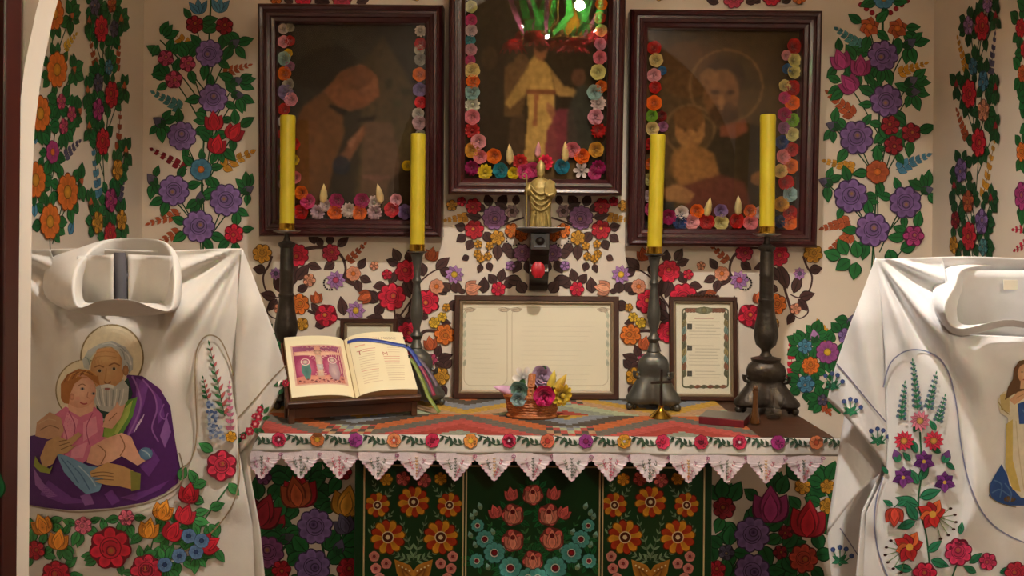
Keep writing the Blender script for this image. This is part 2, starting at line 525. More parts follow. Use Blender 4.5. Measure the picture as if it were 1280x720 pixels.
GREEN = H('1f6a34'); DGREEN = H('174f28'); BROWN = H('4b302e'); VI = H('8468a6'); VI2 = H('7a5c98'); RED = H('b71f30'); DRED = H('8e1b2a')
ORANGE = H('d9742c'); OCHRE = H('cf9430'); PINK = H('bf4a6c'); MAG = H('a63a78'); BLUE = H('4c86a6'); MAUVE = H('a97ab4'); SALMON = H('dc9474')
TEAL = H('4f8f92'); RUST = H('b85a34'); YEL = H('dcb236'); PALE = H('cfc7bd'); SLATE = H('5c5570'); CRIM = H('cf2440')
# ================================================================== the setting
DW = 3.08; XL = -1.295; XR = 1.47; ZC = 3.40
ARCH_Y0, ARCH_Y1 = 1.158, 1.200
AX0, AX1, SPRING = -0.655, 1.25, 1.62
wall_back = tag(box('wall_back', (XL-0.1, DW, 0), (XR+0.1, DW+0.12, ZC), 'plaster'), kind='structure')
wall_left = tag(box('wall_left', (XL-0.1, ARCH_Y1, 0), (XL, DW, ZC), 'plaster'), kind='structure')
wall_right = tag(box('wall_right', (XR, ARCH_Y1, 0), (XR+0.1, DW, ZC), 'plaster'), kind='structure')
tag(box('floor', (-2.7, -3.1, -0.1), (2.8, DW+0.12, 0), 'floor'), kind='structure')
tag(box('ceiling', (-2.7, -3.1, ZC), (2.8, DW+0.12, ZC+0.1), 'plaster'), kind='structure')
tag(box('wall_outer_left', (-2.7, -3.1, 0), (-2.6, ARCH_Y0, ZC), 'plaster_outer'), kind='structure')
tag(box('wall_outer_right', (2.7, -3.1, 0), (2.8, ARCH_Y0, ZC), 'plaster_outer'), kind='structure')
tag(box('wall_rear', (-2.6, -3.1, 0), (2.7, -3.0, ZC), 'plaster_outer'), kind='structure')
# the arched wall we look through
acx, ar = 0.5*(AX0+AX1), 0.5*(AX1-AX0)
op = [(AX0, 0.0)] + [(acx - ar*math.cos(PI*k/40), SPRING + ar*math.sin(PI*k/40)) for k in range(41)] + [(AX1, 0.0)]
outl = [(-2.6, 0.0)] + op + [(2.7, 0.0), (2.7, ZC), (-2.6, ZC)]
mb = MB(); n = len(outl)
tri = tessellate_polygon([[Vector((x, z, 0)) for x, z in outl]])
mb.add([(x, ARCH_Y0, z) for x, z in outl] + [(x, ARCH_Y1, z) for x, z in outl],
       [tuple(t) for t in tri] + [tuple(i+n for i in t) for t in tri] + [(i, (i+1) % n, (i+1) % n+n, i+n) for i in range(n)])
tag(mb.build('wall_front', 'plaster', angle=30), kind='structure')
# dark door leaf folded back against the arch
door = tag(empty('door_1', (-1.05, 1.117, 0)), kind='structure')
dx0, dx1 = -1.50 + 1.05, -0.6340 + 1.05
for a, b, nm in (((dx0, -.018, 0.01), (dx0+.11, .018, 2.35), 'stile'), ((dx1-.11, -.018, 0.01), (dx1, .018, 2.35), 'stile'),
                 ((dx0+.11, -.018, 0.01), (dx1-.11, .018, .2), 'rail'), ((dx0+.11, -.018, 1.05), (dx1-.11, .018, 1.2), 'rail'), ((dx0+.11, -.018, 2.2), (dx1-.11, .018, 2.35), 'rail'),
                 ((dx0+.11, -.008, .2), (dx1-.11, .008, 1.05), 'door_panel'), ((dx0+.11, -.008, 1.2), (dx1-.11, .008, 2.2), 'door_panel')):
    box(nm, a, b, 'door_wood', door, bevel=0.003)

# ------------------------------------------------------------------ surfaces that carry paint
def s_back(u, v, off): 
    p = at(u, v, DW); return (p.x, DW-off, p.z)
def s_left(u, v, off):
    x, y = unroll(u, v); d = XL/x; return (XL+off, d, HC-y*d)
def s_right(u, v, off):
    x, y = unroll(u, v); d = XR/x; return (XR-off, d, HC-y*d)
def s_door(u, v, off):
    p = at(u, v, 1.099); return (p.x, 1.099-off, p.z)
pt = Paint(s_door, 3)
pt.leaf(-6, 625, 80, 34, 18, H('2f8f5c'))
pt.build('painted_leaf', 'paint', door)

def stems_to(p, axis, drop=46, col=DGREEN, wd=1.6, every=None):
    for (x, y, r) in list(p.blooms):
        cx = axis(y)
        p.stem([(x, y), (x+(cx-x)*0.45, y+drop*0.55), (cx+(x-cx)*0.08, y+drop*1.25)], wd, mul(col, 0.8))

# ---- left tall column on the back wall
p = Paint(s_back, 11)
for x, y, r in ((262,67,17),(267,123,18),(228,170,18),(218,238,19),(283,250,20),(249,283,20)): p.rose(x, y, r, VI, 9)
for x, y, r in ((244,31,11),(281,33,11)): p.rose(x, y, r, DRED, 6)
for x, y, r, a in ((208,73,10,110),(235,80,10,80),(218,100,11,150)): p.rose(x, y, r, PINK, 5)
for x, y, a in ((268,152,95),(294,165,60),(272,181,80)): p.tulip(x, y, 11, a, RED)
p.rose(293,292,12,CRIM,6)
p.daisy(252,212,13,6,BLUE,ORANGE,False,15)
for a in (60,95,130): p.leaf(249,18,a,20,8,BLUE)
for a in (50,85,118): p.leaf(274,16,a,20,8,BLUE)
p.sprig(237,60,209,34,4,12,7,OCHRE); p.sprig(278,92,310,82,5,11,5,RUST); p.sprig(228,136,194,117,5,12,7,TEAL)
p.sprig(234,212,192,188,5,10,8,DRED); p.sprig(276,210,313,191,4,14,9,OCHRE)
p.sprig(226,266,188,279,5,12,6,RUST); p.sprig(226,288,198,304,4,11,6,RUST)
for x, y, r, a in ((293,55,8,35),(296,102,8,30),(297,119,8,0),(200,153,9,145),(191,225,9,130),(310,238,8,30),(251,248,8,90)): p.bud(x, y, r, a, SLATE, DGREEN)
p.blooms.append((200,50,8))
p.fill_leaves(GREEN, 19, 9.5, 4, (184,-4,322,324))
stems_to(p, lambda y: 262 - 0.03*y, 50)
p.stem([(255,330),(252,240),(258,120),(264,-4)], 2.2, DGREEN)
p.build('painted_flower_column', 'paint', wall_back)

# ---- right tall column on the back wall
p = Paint(s_back, 12)
for x, y, r in ((1103,70,19),(1107,126,20),(1070,172,21),(1063,245,21),(1131,253,20),(1090,287,21)): p.rose(x, y, r, VI2, 8)
p.daisy(1104,-2,13,6,BLUE,OCHRE,False)
for x, y in ((1086,34),(1121,36)): p.daisy(x, y, 13, 6, RUST, ORANGE, True, 20)
for k in range(4): p.disc(1076+7*k, 6+5*k, 3.4, RED, mul(RED,.5), 1); p.disc(1134-7*k, 1+5*k, 3.4, RED, mul(RED,.5), 1)
for x, y, a in ((1050,75,110),(1075,83,90),(1060,105,130)): p.tulip(x, y, 12, a, MAG)
for x, y in ((1112,157),(1138,166),(1116,182)): p.rose(x, y, 12, DRED, 6)
p.daisy(1096,215,14,7,RUST,ORANGE,False); p.rose(1141,295,13,MAG,6)
p.sprig(1078,60,1048,38,5,12,8,TEAL); p.sprig(1122,92,1155,80,5,11,6,OCHRE); p.sprig(1068,146,1037,118,5,14,8,RUST)
p.sprig(1069,211,1033,202,5,11,8,OCHRE); p.sprig(1120,212,1158,195,5,13,8,BLUE); p.sprig(1063,276,1030,285,5,12,8,RUST); p.sprig(1066,292,1037,313,5,12,8,RUST)
for x, y, r, a in ((1136,55,9,35),(1138,102,9,30),(1140,115,9,0),(1041,158,9,160),(1032,228,9,160),(1158,238,8,15)): p.bud(x, y, r, a, SLATE, DGREEN)
p.fill_leaves(GREEN, 20, 10, 4, (1030,-4,1170,345))
for x, y, a in ((1062,325,215),(1050,322,160),(1072,322,100),(1070,328,260),(1110,312,290),(1125,312,20),(1058,318,120)): p.leaf(x, y, a, 22, 14, GREEN)
stems_to(p, lambda y: 1104 - 0.03*y, 50)
p.stem([(1088,360),(1094,260),(1100,120),(1104,-4)], 2.2, DGREEN)
p.build('painted_flower_column', 'paint', wall_back)

# ---- two columns on the left side wall (seen sideways)
p = Paint(s_left, 13, sx=0.56)
for x, y, r in ((67,17,20),(70,87,22),(49,142,22),(43,225,22),(83,240,23),(61,277,22)): p.daisy(x, y, r, 9, ORANGE, OCHRE, False, 10, hub=0.34)
for x, y in ((75,127),(88,142),(78,158)): p.rose(x, y, 10, PINK, 5)
p.daisy(64,190,14,7,MAG,ORANGE,False)
p.sprig(80,62,94,44,4,10,7,YEL); p.sprig(80,196,98,178,4,12,8,SLATE)
for x, y, a in ((46,110,90),(44,172,90),(43,263,90),(86,285,60),(52,40,90)): p.leaf(x, y+8, a, 20, 12, BLUE)
for x, y in ((88,21),(91,88),(100,228),(98,140)): p.bud(x, y, 7, 40, RUST, DGREEN)
p.fill_leaves(GREEN, 20, 13, 7, (36,-6,104,312))
stems_to(p, lambda y: 64, 52, wd=1.3)
p.build('painted_flower_column', 'paint', wall_left)
p = Paint(s_left, 14, sx=0.5)
for x, y, r in ((125,36,17),(138,118,17),(127,177,17),(136,293,15)): p.rose(x, y, r, RED, 7)
for x, y, r, c in ((121,137,14,MAG),(137,250,15,MAG),(117,8,12,SLATE),(141,36,11,SLATE),(121,103,12,SLATE),(134,84,10,BLUE),(138,5,11,RUST),(145,212,13,OCHRE),(120,278,14,OCHRE),(150,275,13,OCHRE)): p.rose(x, y, r, c, 5)
p.sprig(122,95,113,52,4,13,9,RUST); p.sprig(145,90,149,55,4,12,8,RUST); p.sprig(124,250,116,185,5,15,10,BLUE); p.sprig(147,190,150,140,4,12,8,RUST); p.sprig(148,255,154,225,4,12,8,SLATE)
for x, y in ((110,28),(150,26),(108,115),(154,110),(110,160),(156,190),(112,255)): p.bud(x, y, 8, 90, RUST, DGREEN)
p.fill_leaves(GREEN, 17, 12, 7, (105,-6,162,302))
stems_to(p, lambda y: 131, 48, wd=1.2)
p.build('painted_flower_column', 'paint', wall_left)
# ---- right side wall
p = Paint(s_right, 15, sx=0.5)
for x, y, r in ((1229,33,18),(1213,117,18),(1225,178,18),(1213,295,18)): p.rose(x, y, r, RED, 7)
for x, y, r, c in ((1212,32,12,MAUVE),(1236,4,12,MAUVE),(1218,83,11,BLUE),(1231,101,13,BLUE),(1231,138,14,SALMON),(1212,252,14,RUST),(1203,213,15,VI),(1229,277,16,VI),(1196,275,11,DRED),(1194,306,11,OCHRE),(1231,309,11,TEAL)): p.rose(x, y, r, mul(c, .85), 5)
p.sprig(1209,90,1198,50,5,12,8,OCHRE); p.sprig(1209,175,1197,140,5,12,8,RUST); p.sprig(1228,250,1243,180,6,14,9,OCHRE); p.sprig(1238,95,1244,45,5,12,8,SLATE)
for x, y in ((1246,22),(1197,108),(1246,112),(1246,160),(1194,235),(1240,250)): p.bud(x, y, 8, 90, DRED, DGREEN)
p.fill_leaves(DGREEN, 17, 12, 7, (1188,-6,1252,325))
stems_to(p, lambda y: 1220, 48, wd=1.2)
p.build('painted_flower_column', 'paint', wall_right)
p = Paint(s_right, 16, sx=0.55)
for x, y, r, c in ((1277,35,12,RED),(1283,62,12,RED),(1279,92,11,RUST),(1288,15,12,MAUVE),(1278,190,12,ORANGE),(1279,245,18,MAG),(1290,150,15,VI),(1290,120,12,RED),(1293,280,12,RED)): p.rose(x, y, r, c, 7)
p.sprig(1292,285,1268,287,4,12,7,CRIM); p.sprig(1290,300,1270,312,4,12,7,CRIM)
p.fill_leaves(GREEN, 20, 14, 7, (1265,-6,1310,325))
p.build('painted_flower_column', 'paint', wall_right)

# ---- brown-leaved scrollwork in the middle, the same on both sides of the axis
def scroll(sgn, seed):
    X = (lambda x: x) if sgn > 0 else (lambda x: 1344 - x)
    A = (lambda a: a) if sgn > 0 else (lambda a: 180 - a)
    p = Paint(s_back, seed)
    def rose(x, y, r, c, n=7, **k): p.rose(X(x), y, r, c, n, **k)
    def leaf(x, y, a, L, W, c=BROWN): p.leaf(X(x), y, A(a), L, W, c)
    def stem(pts, wd, w1=None): p.stem([(X(x), y) for x, y in pts], wd, BROWN, 0, True, w1)
    def daisy(x, y, r, n, c, cc, pt=True): p.daisy(X(x), y, r, n, c, cc, pt)
    def tulip(x, y, r, a, c): p.tulip(X(x), y, r, A(a), c)
    rose(328,317,12,OCHRE); rose(372,319,14,CRIM,9); rose(414,316,11,mix(RED,PINK,.3)); rose(374,380,13,ORANGE); rose(408,394,14,CRIM,5,heart=YEL)
    rose(387,350,8,SALMON,5); rose(350,386,7,SALMON,5); rose(378,405,8,OCHRE,5)
    daisy(345,342,8,8,MAUVE,SLATE); daisy(420,350,12,9,MAUVE,PINK); daisy(442,342,9,7,SALMON,ORANGE,False); rose(468,332,5.5,SALMON,5); daisy(445,388,12,8,MAUVE,YEL)
    for k in range(9):
        t = R(110+k*22); p.disc(X(413+8*math.cos(t)), 354-8*math.sin(t), 1.3, H('2a2024'), None, 2, 6)
    rose(490,371,17,CRIM,8); rose(484,343,6.5,CRIM,5); rose(508,339,14,CRIM,8); rose(534,377,15,CRIM,7,heart=YEL); rose(510,415,13,CRIM,8); rose(556,418,13,ORANGE,7)
    tulip(396,372,7,100,RUST); tulip(540,318,8,80,RUST); tulip(456,371,8,200,RUST); tulip(538,429,8,100,RUST); tulip(591,360,9,10,SALMON)
    daisy(568,343,12,9,MAUVE,YEL); daisy(546,358,9,8,SALMON,ORANGE,False)
    rose(553,396,6,YEL,6); rose(543,403,7,YEL,6); rose(558,384,5,OCHRE,5); rose(540,449,7,PINK,5); rose(551,470,11,OCHRE,6); rose(490,440,9,MAUVE,6); rose(470,420,10,OCHRE,6)
    # upper spray under the middle picture
    rose(565,257,7,OCHRE,5); rose(577,252,6,CRIM,5); rose(592,258,10,RED); rose(618,272,15,H('8a5f8e'),10); rose(593,287,12,RED,7,heart=YEL); rose(622,297,9,OCHRE,6)
    for x, y in ((598,305),(597,317),(612,307),(610,320),(601,323)): rose(x, y, 5, OCHRE, 5)
    rose(640,288,9,ORANGE,6); rose(652,294,8,ORANGE,6); rose(653,316,11,H('85587f'),8); rose(638,332,6,MAUVE,5); rose(623,361,9,CRIM,6)
    for k in range(8):
        t = R(150+k*24); p.disc(X(642+9*math.cos(t)), 299-8*math.sin(t), 1.2, H('2a2024'), None, 2, 6)
    daisy(640,264,9,6,H('9a7c80'),BROWN)
    # scroll stems
    stem([(340,320),(336,332),(329,346),(333,364),(345,372),(356,368)],3,1.5); stem([(338,376),(334,390),(344,398),(354,392)],2.4,1.2)
    stem([(378,312),(398,309),(416,312),(428,322),(432,338),(426,350)],5,2.5); stem([(352,398),(360,372),(366,352),(372,340)],4,2)
    stem([(385,388),(396,393),(420,398),(445,404),(470,398)],4,2); stem([(500,395),(516,372),(526,352),(544,338),(562,335)],2.6,1.6)
    stem([(520,440),(528,416),(545,414),(560,416)],5,3); stem([(533,470),(545,462),(556,470)],3,2); stem([(585,268),(606,272)],2); stem([(628,282),(642,276),(655,272)],2.4)
    stem([(456,372),(466,364),(476,370)],2); stem([(494,400),(492,380),(486,350)],2.4); stem([(600,330),(612,310),(620,300)],1.6); stem([(428,326),(440,322),(454,306)],1.6)
    p.sprig(X(434),328,X(455),306,4,9,6,RUST); p.sprig(X(586),271,X(559),275,4,9,7,OCHRE)
    for x, y, a, L, W in ((332,338,170,16,11),(345,372,165,20,11),(346,374,235,18,9),(352,366,110,26,11),(360,360,70,34,13),(352,392,300,16,9),(370,350,50,26,12),(372,364,30,16,9),
        (393,305,100,18,10),(403,308,120,14,8),(412,306,85,14,9),(422,308,40,18,9),(385,330,-20,18,9),(418,328,215,16,10),(432,340,-60,20,11),(448,336,55,16,9),(450,346,-25,16,9),(446,350,-75,17,9),
        (394,408,20,18,10),(398,390,130,14,8),(430,394,100,24,11),(472,378,140,24,13),(470,372,20,16,10),(482,356,190,16,10),(488,354,65,17,10),(498,330,160,16,10),(500,326,120,18,10),(512,328,95,16,10),(505,352,-70,22,11),(496,392,-75,22,11),
        (520,370,110,30,11),(512,395,60,34,12),(506,400,30,30,12),(530,345,110,20,13),(545,336,40,22,11),(550,338,-15,18,11),(558,368,130,20,12),(560,384,15,18,12),(546,388,100,12,7),(551,402,-10,13,8),(535,398,150,12,8),
        (545,446,70,16,9),(547,450,20,20,10),(544,454,-30,18,10),(536,466,150,16,9),(552,482,-60,13,8),(556,460,50,14,9),(520,408,160,26,11),(480,400,170,22,11),(470,394,60,20,11),
        (606,264,140,15,9),(613,258,110,17,10),(624,258,60,18,11),(602,272,170,20,9),(582,286,160,14,10),(582,294,215,14,10),(590,300,245,14,10),(606,290,-60,16,11),(622,306,-90,20,11),(630,304,-60,17,11),(586,320,210,10,7),(602,330,250,12,7),(610,328,-70,12,8),
        (634,262,150,18,9),(644,256,80,14,8),(636,272,200,12,8),(646,318,170,16,11),(650,326,240,18,11),(658,326,-70,19,11),(620,354,130,15,10),(625,352,75,17,10),(630,358,30,15,10),(562,364,130,14,12),(570,366,90,16,12),(604,366,85,20,12),
        (652,352,170,22,12),(656,366,120,18,13),(582,364,180,10,6)):
        leaf(x, y, a, L, W)
    # the strip above the side picture
    rose(380,-4,12,CRIM,8); rose(428,-2,13,mix(PINK,RED,.4),8); rose(346,-3,9,ORANGE,6); leaf(366,4,140,16,9); leaf(394,4,40,16,9); leaf(412,4,160,18,9); leaf(446,4,20,18,9); rose(520,-6,8,OCHRE,6)
    p.build('painted_scroll', 'paint', wall_back)
scroll(1, 21); scroll(-1, 22)

# ---- lower bouquets beside the altar top
def bouquet(sgn, seed):
    X = (lambda x: x) if sgn > 0 else (lambda x: 1344 - x)
    p = Paint(s_back, seed)
    p.rose(X(1006),433,9,BLUE,6); p.daisy(X(1034),440,14,9,H('9c4f92'),YEL,False); p.rose(X(1013),457,11,ORANGE,8); p.rose(X(1007),480,11,BLUE,6); p.rose(X(1057),420,10,VI,6)
    p.rose(X(1060),470,12,RED,6); p.rose(X(1046),492,9,SLATE,6); p.rose(X(1028),500,7,SLATE,5)
    p.sprig(X(992),478,X(988),434,5,11,8,CRIM); p.sprig(X(1036),426,X(1024),404,4,11,8,OCHRE); p.sprig(X(1030),505,X(1036),515,2,10,7,RUST)
    p.bud(X(1018),420,8,100,MAUVE,DGREEN); p.bud(X(1064),402,8,80,SLATE,DGREEN)
    p.fill_leaves(GREEN, 16, 11, 7, (980,390,1090,520) if sgn > 0 else (254,390,364,520))
    p.build('painted_bouquet', 'paint', wall_back)
bouquet(1, 23); bouquet(-1, 24)

# ---- the painted wall seen under the table, on both sides of the green altar
p = Paint(s_back, 25)
p.tulip(375,614,20,90,RED); p.tulip(370,616,18,100,RUST)
p.rose(394,658,22,VI,9,heart=H('2c1446')); p.rose(391,708,22,VI,9,heart=H('2c1446')); p.rose(335,690,20,H('84497c'),9); p.tulip(330,640,20,70,DRED); p.tulip(434,627,18,80,OCHRE); p.rose(436,712,15,RED,7)
p.rose(330,596,10,H('84497c'),6); p.rose(352,712,12,RED,6); p.rose(430,590,10,RED,6); p.tulip(430,655,12,110,SLATE)
for x, y, a, c in ((350,653,60,DRED),(358,673,30,H('4d4a52')),(424,684,70,SLATE)): p.bud(x, y, 10, a, c, DGREEN)
p.fill_leaves(GREEN, 26, 16, 6, (312,570,452,760)); 
p.stem([(330,740),(352,690),(385,640)],3,DGREEN); p.stem([(380,640),(400,670),(412,740)],3,DGREEN)
p.build('painted_bouquet', 'paint', wall_back)
p = Paint(s_back, 26)
p.tulip(963,632,21,90,MAG); p.rose(940,668,22,VI,9,heart=H('2c1446')); p.rose(940,714,22,VI,9,heart=H('2c1446')); p.tulip(1010,650,21,85,RED); p.rose(905,635,14,DRED,7); p.rose(1004,698,18,mix(RED,RUST,.5),8); p.rose(982,665,9,DRED,5)
p.rose(1003,608,10,OCHRE,6); p.rose(1034,608,9,OCHRE,6); p.rose(1034,632,10,OCHRE,6); p.rose(975,690,9,DRED,5); p.rose(895,712,12,RED,6); p.rose(908,690,10,SLATE,5)
p.fill_leaves(GREEN, 26, 16, 6, (880,570,1052,760))
p.stem([(900,740),(930,690),(960,650)],3,DGREEN); p.stem([(975,740),(985,690),(1008,664)],3,DGREEN)
p.build('painted_bouquet', 'paint', wall_back)
# ================================================================== the altar
YF = 2.45                                   # front edge of the table
tl = -0.80; tr_ = 0.918; TB = DW-0.004
altar = empty('altar_table', (0.06, 2.76, 0), label='brown wooden altar table carrying the candlesticks and framed cards', cat='table')
box('table_top', (tl, YF+0.004, TABLE_Z-0.05), (tr_, TB, TABLE_Z-0.004), 'wood', altar, True, 0.004)
# green painted altar front standing under the table
YG = 2.60
gx = lambda u: at(u, 640, YG).x
gz = lambda v: at(666, v, YG).z
cab = empty('altar_cabinet', (0.06, 2.8, 0), label='dark green altar front painted with flowers in three cream-lined panels', cat='altar')
box('body', (gx(443), YG, 0.0), (gx(890), TB-0.1, TABLE_Z-0.055), 'green_paint', cab, True, 0.003)
PAN = ((455,580), (582,750), (752,880))
ztop = gz(581)
for a, b in PAN:
    x0, x1 = gx(a), gx(b)
    box('panel', (x0, YG-0.008, 0.06), (x1, YG+0.002, ztop), 'green_paint', cab, True, 0.002)
for a, b in PAN:
    x0, x1 = gx(a), gx(b); t = 0.0042; y0 = YG-0.0125; y1 = YG-0.0075
    mb = MB().box((x0, y0, ztop-t), (x1, y1, ztop)).box((x0, y0, 0.06), (x1, y1, 0.06+t)).box((x0, y0, 0.06+t), (x0+t, y1, ztop-t)).box((x1-t, y0, 0.06+t), (x1, y1, ztop-t))
    mb.build('panel_line', 'cream_line', cab, True, False)
def s_green(u, v, off):
    q = at(u, v, YG-0.008); return (q.x, YG-0.008-off, q.z)
PGRN = H('7d9a78'); ROSY = H('d0605c'); TQ = H('55a8a4'); ORED = H('b43a1c'); AMB = H('d9982a')
def side_panel(cx, seed):
    p = Paint(s_green, seed)
    for dx, y, r, n in ((0,627,19,9),(-45,631,15,8),(45,631,15,8),(-32,671,21,10),(34,671,21,10)):
        p.daisy(cx+dx, y, r, 12 if r > 16 else 10, AMB, H('5a2410'), False, 9, ORED, hub=0.3)
        p.begin('painted_flower'); p.ring(cx+dx, y, r*0.33, r*0.33, 1.3, H('e8d7b0'), 4); p.disc(cx+dx, y, r*0.14, H('e8d7b0'), None, 4, 8); p.end()
    for dx, y in ((-34,599),(34,598)): p.rose(cx+dx, y, 8, AMB, 6)
    for dx, y in ((-13,598),(13,600)): p.rose(cx+dx, y, 9, ROSY, 5)
    for sg in (-1, 1):
        p.begin('painted_sprig')
        p.sprig(cx, 700, cx+sg*15, 650, 5, 11, 3, PGRN); p.sprig(cx+sg*3, 702, cx+sg*28, 690, 4, 10, 3, PGRN)
        p.end(); p.begin('painted_sprig'); p.sprig(cx+sg*42, 622, cx+sg*50, 604, 3, 8, 2.5, PGRN); p.sprig(cx+sg*36, 622, cx+sg*26, 610, 2, 8, 2.5, PGRN); p.end(); p.begin('painted_sprig'); p.sprig(cx+sg*42, 658, cx+sg*28, 642, 3, 9, 3, PGRN); p.sprig(cx+sg*55, 668, cx+sg*50, 656, 2, 7, 2.5, PGRN); p.end()
        for dx, y in ((34,704),(49,695),(47,710),(42,722)): p.daisy(cx+sg*dx, y, 6.5, 5, H('d98c84'), H('8a2a30'), False, 20, hub=.25)
        q = [(cx-sg*0.5, 714), (cx+sg*5, 706), (cx+sg*24, 699), (cx+sg*21, 716), (cx+sg*12, 732), (cx, 744)]
        p.poly(q, H('7a4a1a'), H('c98a34'), 2, (cx+sg*11, 716)); 
        for k in range(4): p.disc(cx+sg*(5+4.5*k), 713-2.2*k, 1.3, H('f2e2b0'), None, 3, 6)
        p.poly([(cx+sg*2, 720), (cx+sg*16, 708), (cx+sg*10, 726), (cx, 738)], H('d79c4a'), H('6a3a14'), 2)
    p.build('painted_vase', 'gloss_paint', cab)
side_panel(517, 31); side_panel(813, 32)
p = Paint(s_green, 33)
cx = 666
def peach(x, y, r, a=90):
    p.rose(x, y, r, ROSY, 5, named='painted_flower'); p.begin('painted_flower'); p.tulip(x, y+1, r*0.72, a, H('e08a78'), named=None); p.disc(x, y-r*0.3, r*0.22, H('6a1a1e'), None, 4, 8); p.end()
for dx, y, r in ((0,618,13),(-25,643,14),(20,643,14),(-25,675,14),(24,673,15),(0,700,13)): peach(cx+dx, y, r)
for dx, y, a in ((-27,617,100),(-47,639,110),(26,616,80),(39,640,60)): p.tulip(cx+dx, y, 8, a, ROSY)
for sg in (-1, 1):
    for dx, y, r in ((69,656,8),(60,673,11),(48,690,13),(28,709,14),(70,700,9),(6,722,13)): p.daisy(cx+sg*dx, y, r, 9, TQ, H('8a1a24'), False, 12, hub=0.26); p.begin('painted_flower'); p.ring(cx+sg*dx, y, r*.36, r*.36, .9, H('eadcd0'), 4); p.end()
    for x, y in ((72,640),(66,632),(76,645),(50,664),(72,680),(56,708),(78,668),(36,686)): p.bud(cx+sg*x, y, 4.5, 90-sg*20, H('8cc0b8'), PGRN)
    p.sprig(cx+sg*4, 700, cx+sg*14, 640, 6, 12, 4, H('3f7a48')); p.sprig(cx+sg*20, 715, cx+sg*56, 650, 6, 12, 4, H('3f7a48'))
p.blooms = [b for b in p.blooms if b[2] > 8]
p.fill_leaves(H('1f6a3a'), 12, 5, 5)
p.build('painted_posy', 'gloss_paint', cab)

# ------------------------------------------------------------------ woven kilim cover lying on the table
KX0, KX1, KY0, KY1 = tl+0.01, 0.70, YF+0.001, TB-0.03
NX, NY = 150, 62
pal = [H(c) for c in ('b23a34','d06a34','d8a83e','9aa390','6d6a62','8b94a0','b8c4a0','c8504a','4c4640','caa27a')]
rk = random.Random(4)
V, F, C = [], [], []
for j in range(NY):
    for i in range(NX):
        x0 = KX0+(KX1-KX0)*i/NX; x1 = KX0+(KX1-KX0)*(i+1)/NX; y0 = KY0+(KY1-KY0)*j/NY; y1 = KY0+(KY1-KY0)*(j+1)/NY
        st = i//2
        ph = abs((st % 32) - 16); jj = abs(j-NY*0.5)//2
        k = int(ph + jj) // 4
        c = pal[(k*3 + (2 if j < NY*0.5 else 0)) % 10]
        if ph < 4 and jj > 8: c = pal[(int(ph) + int(jj)//2) % 10]
        c = mul(mix(c, H('8a7a66'), 0.18), rk.uniform(0.85, 1.1))
        b = len(V); V += [(x0, y0, 0), (x1, y0, 0), (x1, y1, 0), (x0, y1, 0)]; F.append((b, b+1, b+2, b+3)); C += [c]*4
me = bpy.data.meshes.new('kilim_cover')
b = len(V); z = -0.0035
V += [(KX0, KY0, z), (KX1, KY0, z), (KX1, KY1, z), (KX0, KY1, z)]; F.append((b+3, b+2, b+1, b)); C += [pal[4]]*4
for (i0, i1) in ((0, 1), (1, 2), (2, 3), (3, 0)):
    q = [(KX0, KY0), (KX1, KY0), (KX1, KY1), (KX0, KY1)]; b = len(V)
    V += [(*q[i0], z), (*q[i1], z), (*q[i1], 0), (*q[i0], 0)]; F.append((b, b+1, b+2, b+3)); C += [pal[8]]*4
me.from_pydata(V, [], F)
ca = me.color_attributes.new('Col', 'FLOAT_COLOR', 'POINT')
ca.data.foreach_set('color', np.array([(*c, 1.0) for c in C], dtype=np.float32).ravel())
kil = link_mesh('kilim_cover', me, 'wool'); kil.location = (0, 0, TABLE_Z)
tag(kil, 'flat woven kilim with stepped red, orange and grey zigzags on the altar table', 'rug')

# ------------------------------------------------------------------ lace edged cloth hanging over the front
lace = empty('lace_altar_cloth', (0.06, YF, TABLE_Z-0.06), label='white altar cloth edge with embroidered flower garland and pointed pink lace', cat='cloth')
YB = YF-0.012
zt = TABLE_Z-0.001; zb = at(666, 567, YB).z
def wav(x): return 0.004*math.sin(x*9.0)+0.003*math.sin(x*23+1)
def band(a, t):
    x = tl-0.012+(tr_+0.012-tl+0.012)*a
    return (x, YB + wav(x)*t - 0.003*t, zt+(zb-zt)*t)
mb = MB().grid(band, 120, 6)
mb.grid(lambda a, t: (tl-0.012+(tr_-tl+0.024)*a, YB+0.02*t, zt+0.0006*t), 60, 1)
o = mb.build('cloth_band', 'linen', lace, True); sol = o.modifiers.new('thick', 'SOLIDIFY'); sol.thickness = 0.001; sol.offset = 1
# lace points
DXP = 48.4*YB/FPX
ptw, pth = DXP*0.5, at(666, 567, YB).z-at(666, 600, YB).z
def lace_point_mesh(seed):
    rr = random.Random(seed)
    out = []
    NS = 6
    for side in (1, -1):
        sc = []
        for k in range(NS):
            t0, t1 = k/NS, (k+1)/NS
            for j in range(5):
                t = t0+(t1-t0)*j/5
                bx, bz = ptw*(1-t)*0.98, -pth*(0.16+0.84*t)
                bul = 0.0042*math.sin(PI*j/5)
                sc.append((bx+bul*0.8, bz-bul*0.6))
        if side == 1: right = sc
    left = [(-x, z) for x, z in reversed(right)]
    poly = [(ptw, 0.002), (ptw*0.985, -pth*0.12)] + right + [(0, -pth-0.002)] + left + [(-ptw*0.985, -pth*0.12), (-ptw, 0.002)]
    holes = []
    loops = [poly]+holes
    flat = [q for l in loops for q in l]
    flat = [(0, -pth*0.3)]+flat; m_ = len(flat)-1
    mb = MB().add([(x, 0.003*math.sin(x*160), z) for x, z in flat], [(0, k+1, (k+1) % m_+1) for k in range(m_)])
    return mb.mesh('lace_point', False), holes, right, left
lp_mesh, lp_holes, lp_r, lp_l = lace_point_mesh(1)
edge = MB()
edge.tube([(x, -0.0008, z) for x, z in lp_r+[(0, -pth-0.002)]+lp_l], 0.0011, 5)
edge_mesh = edge.mesh('lace_edging')
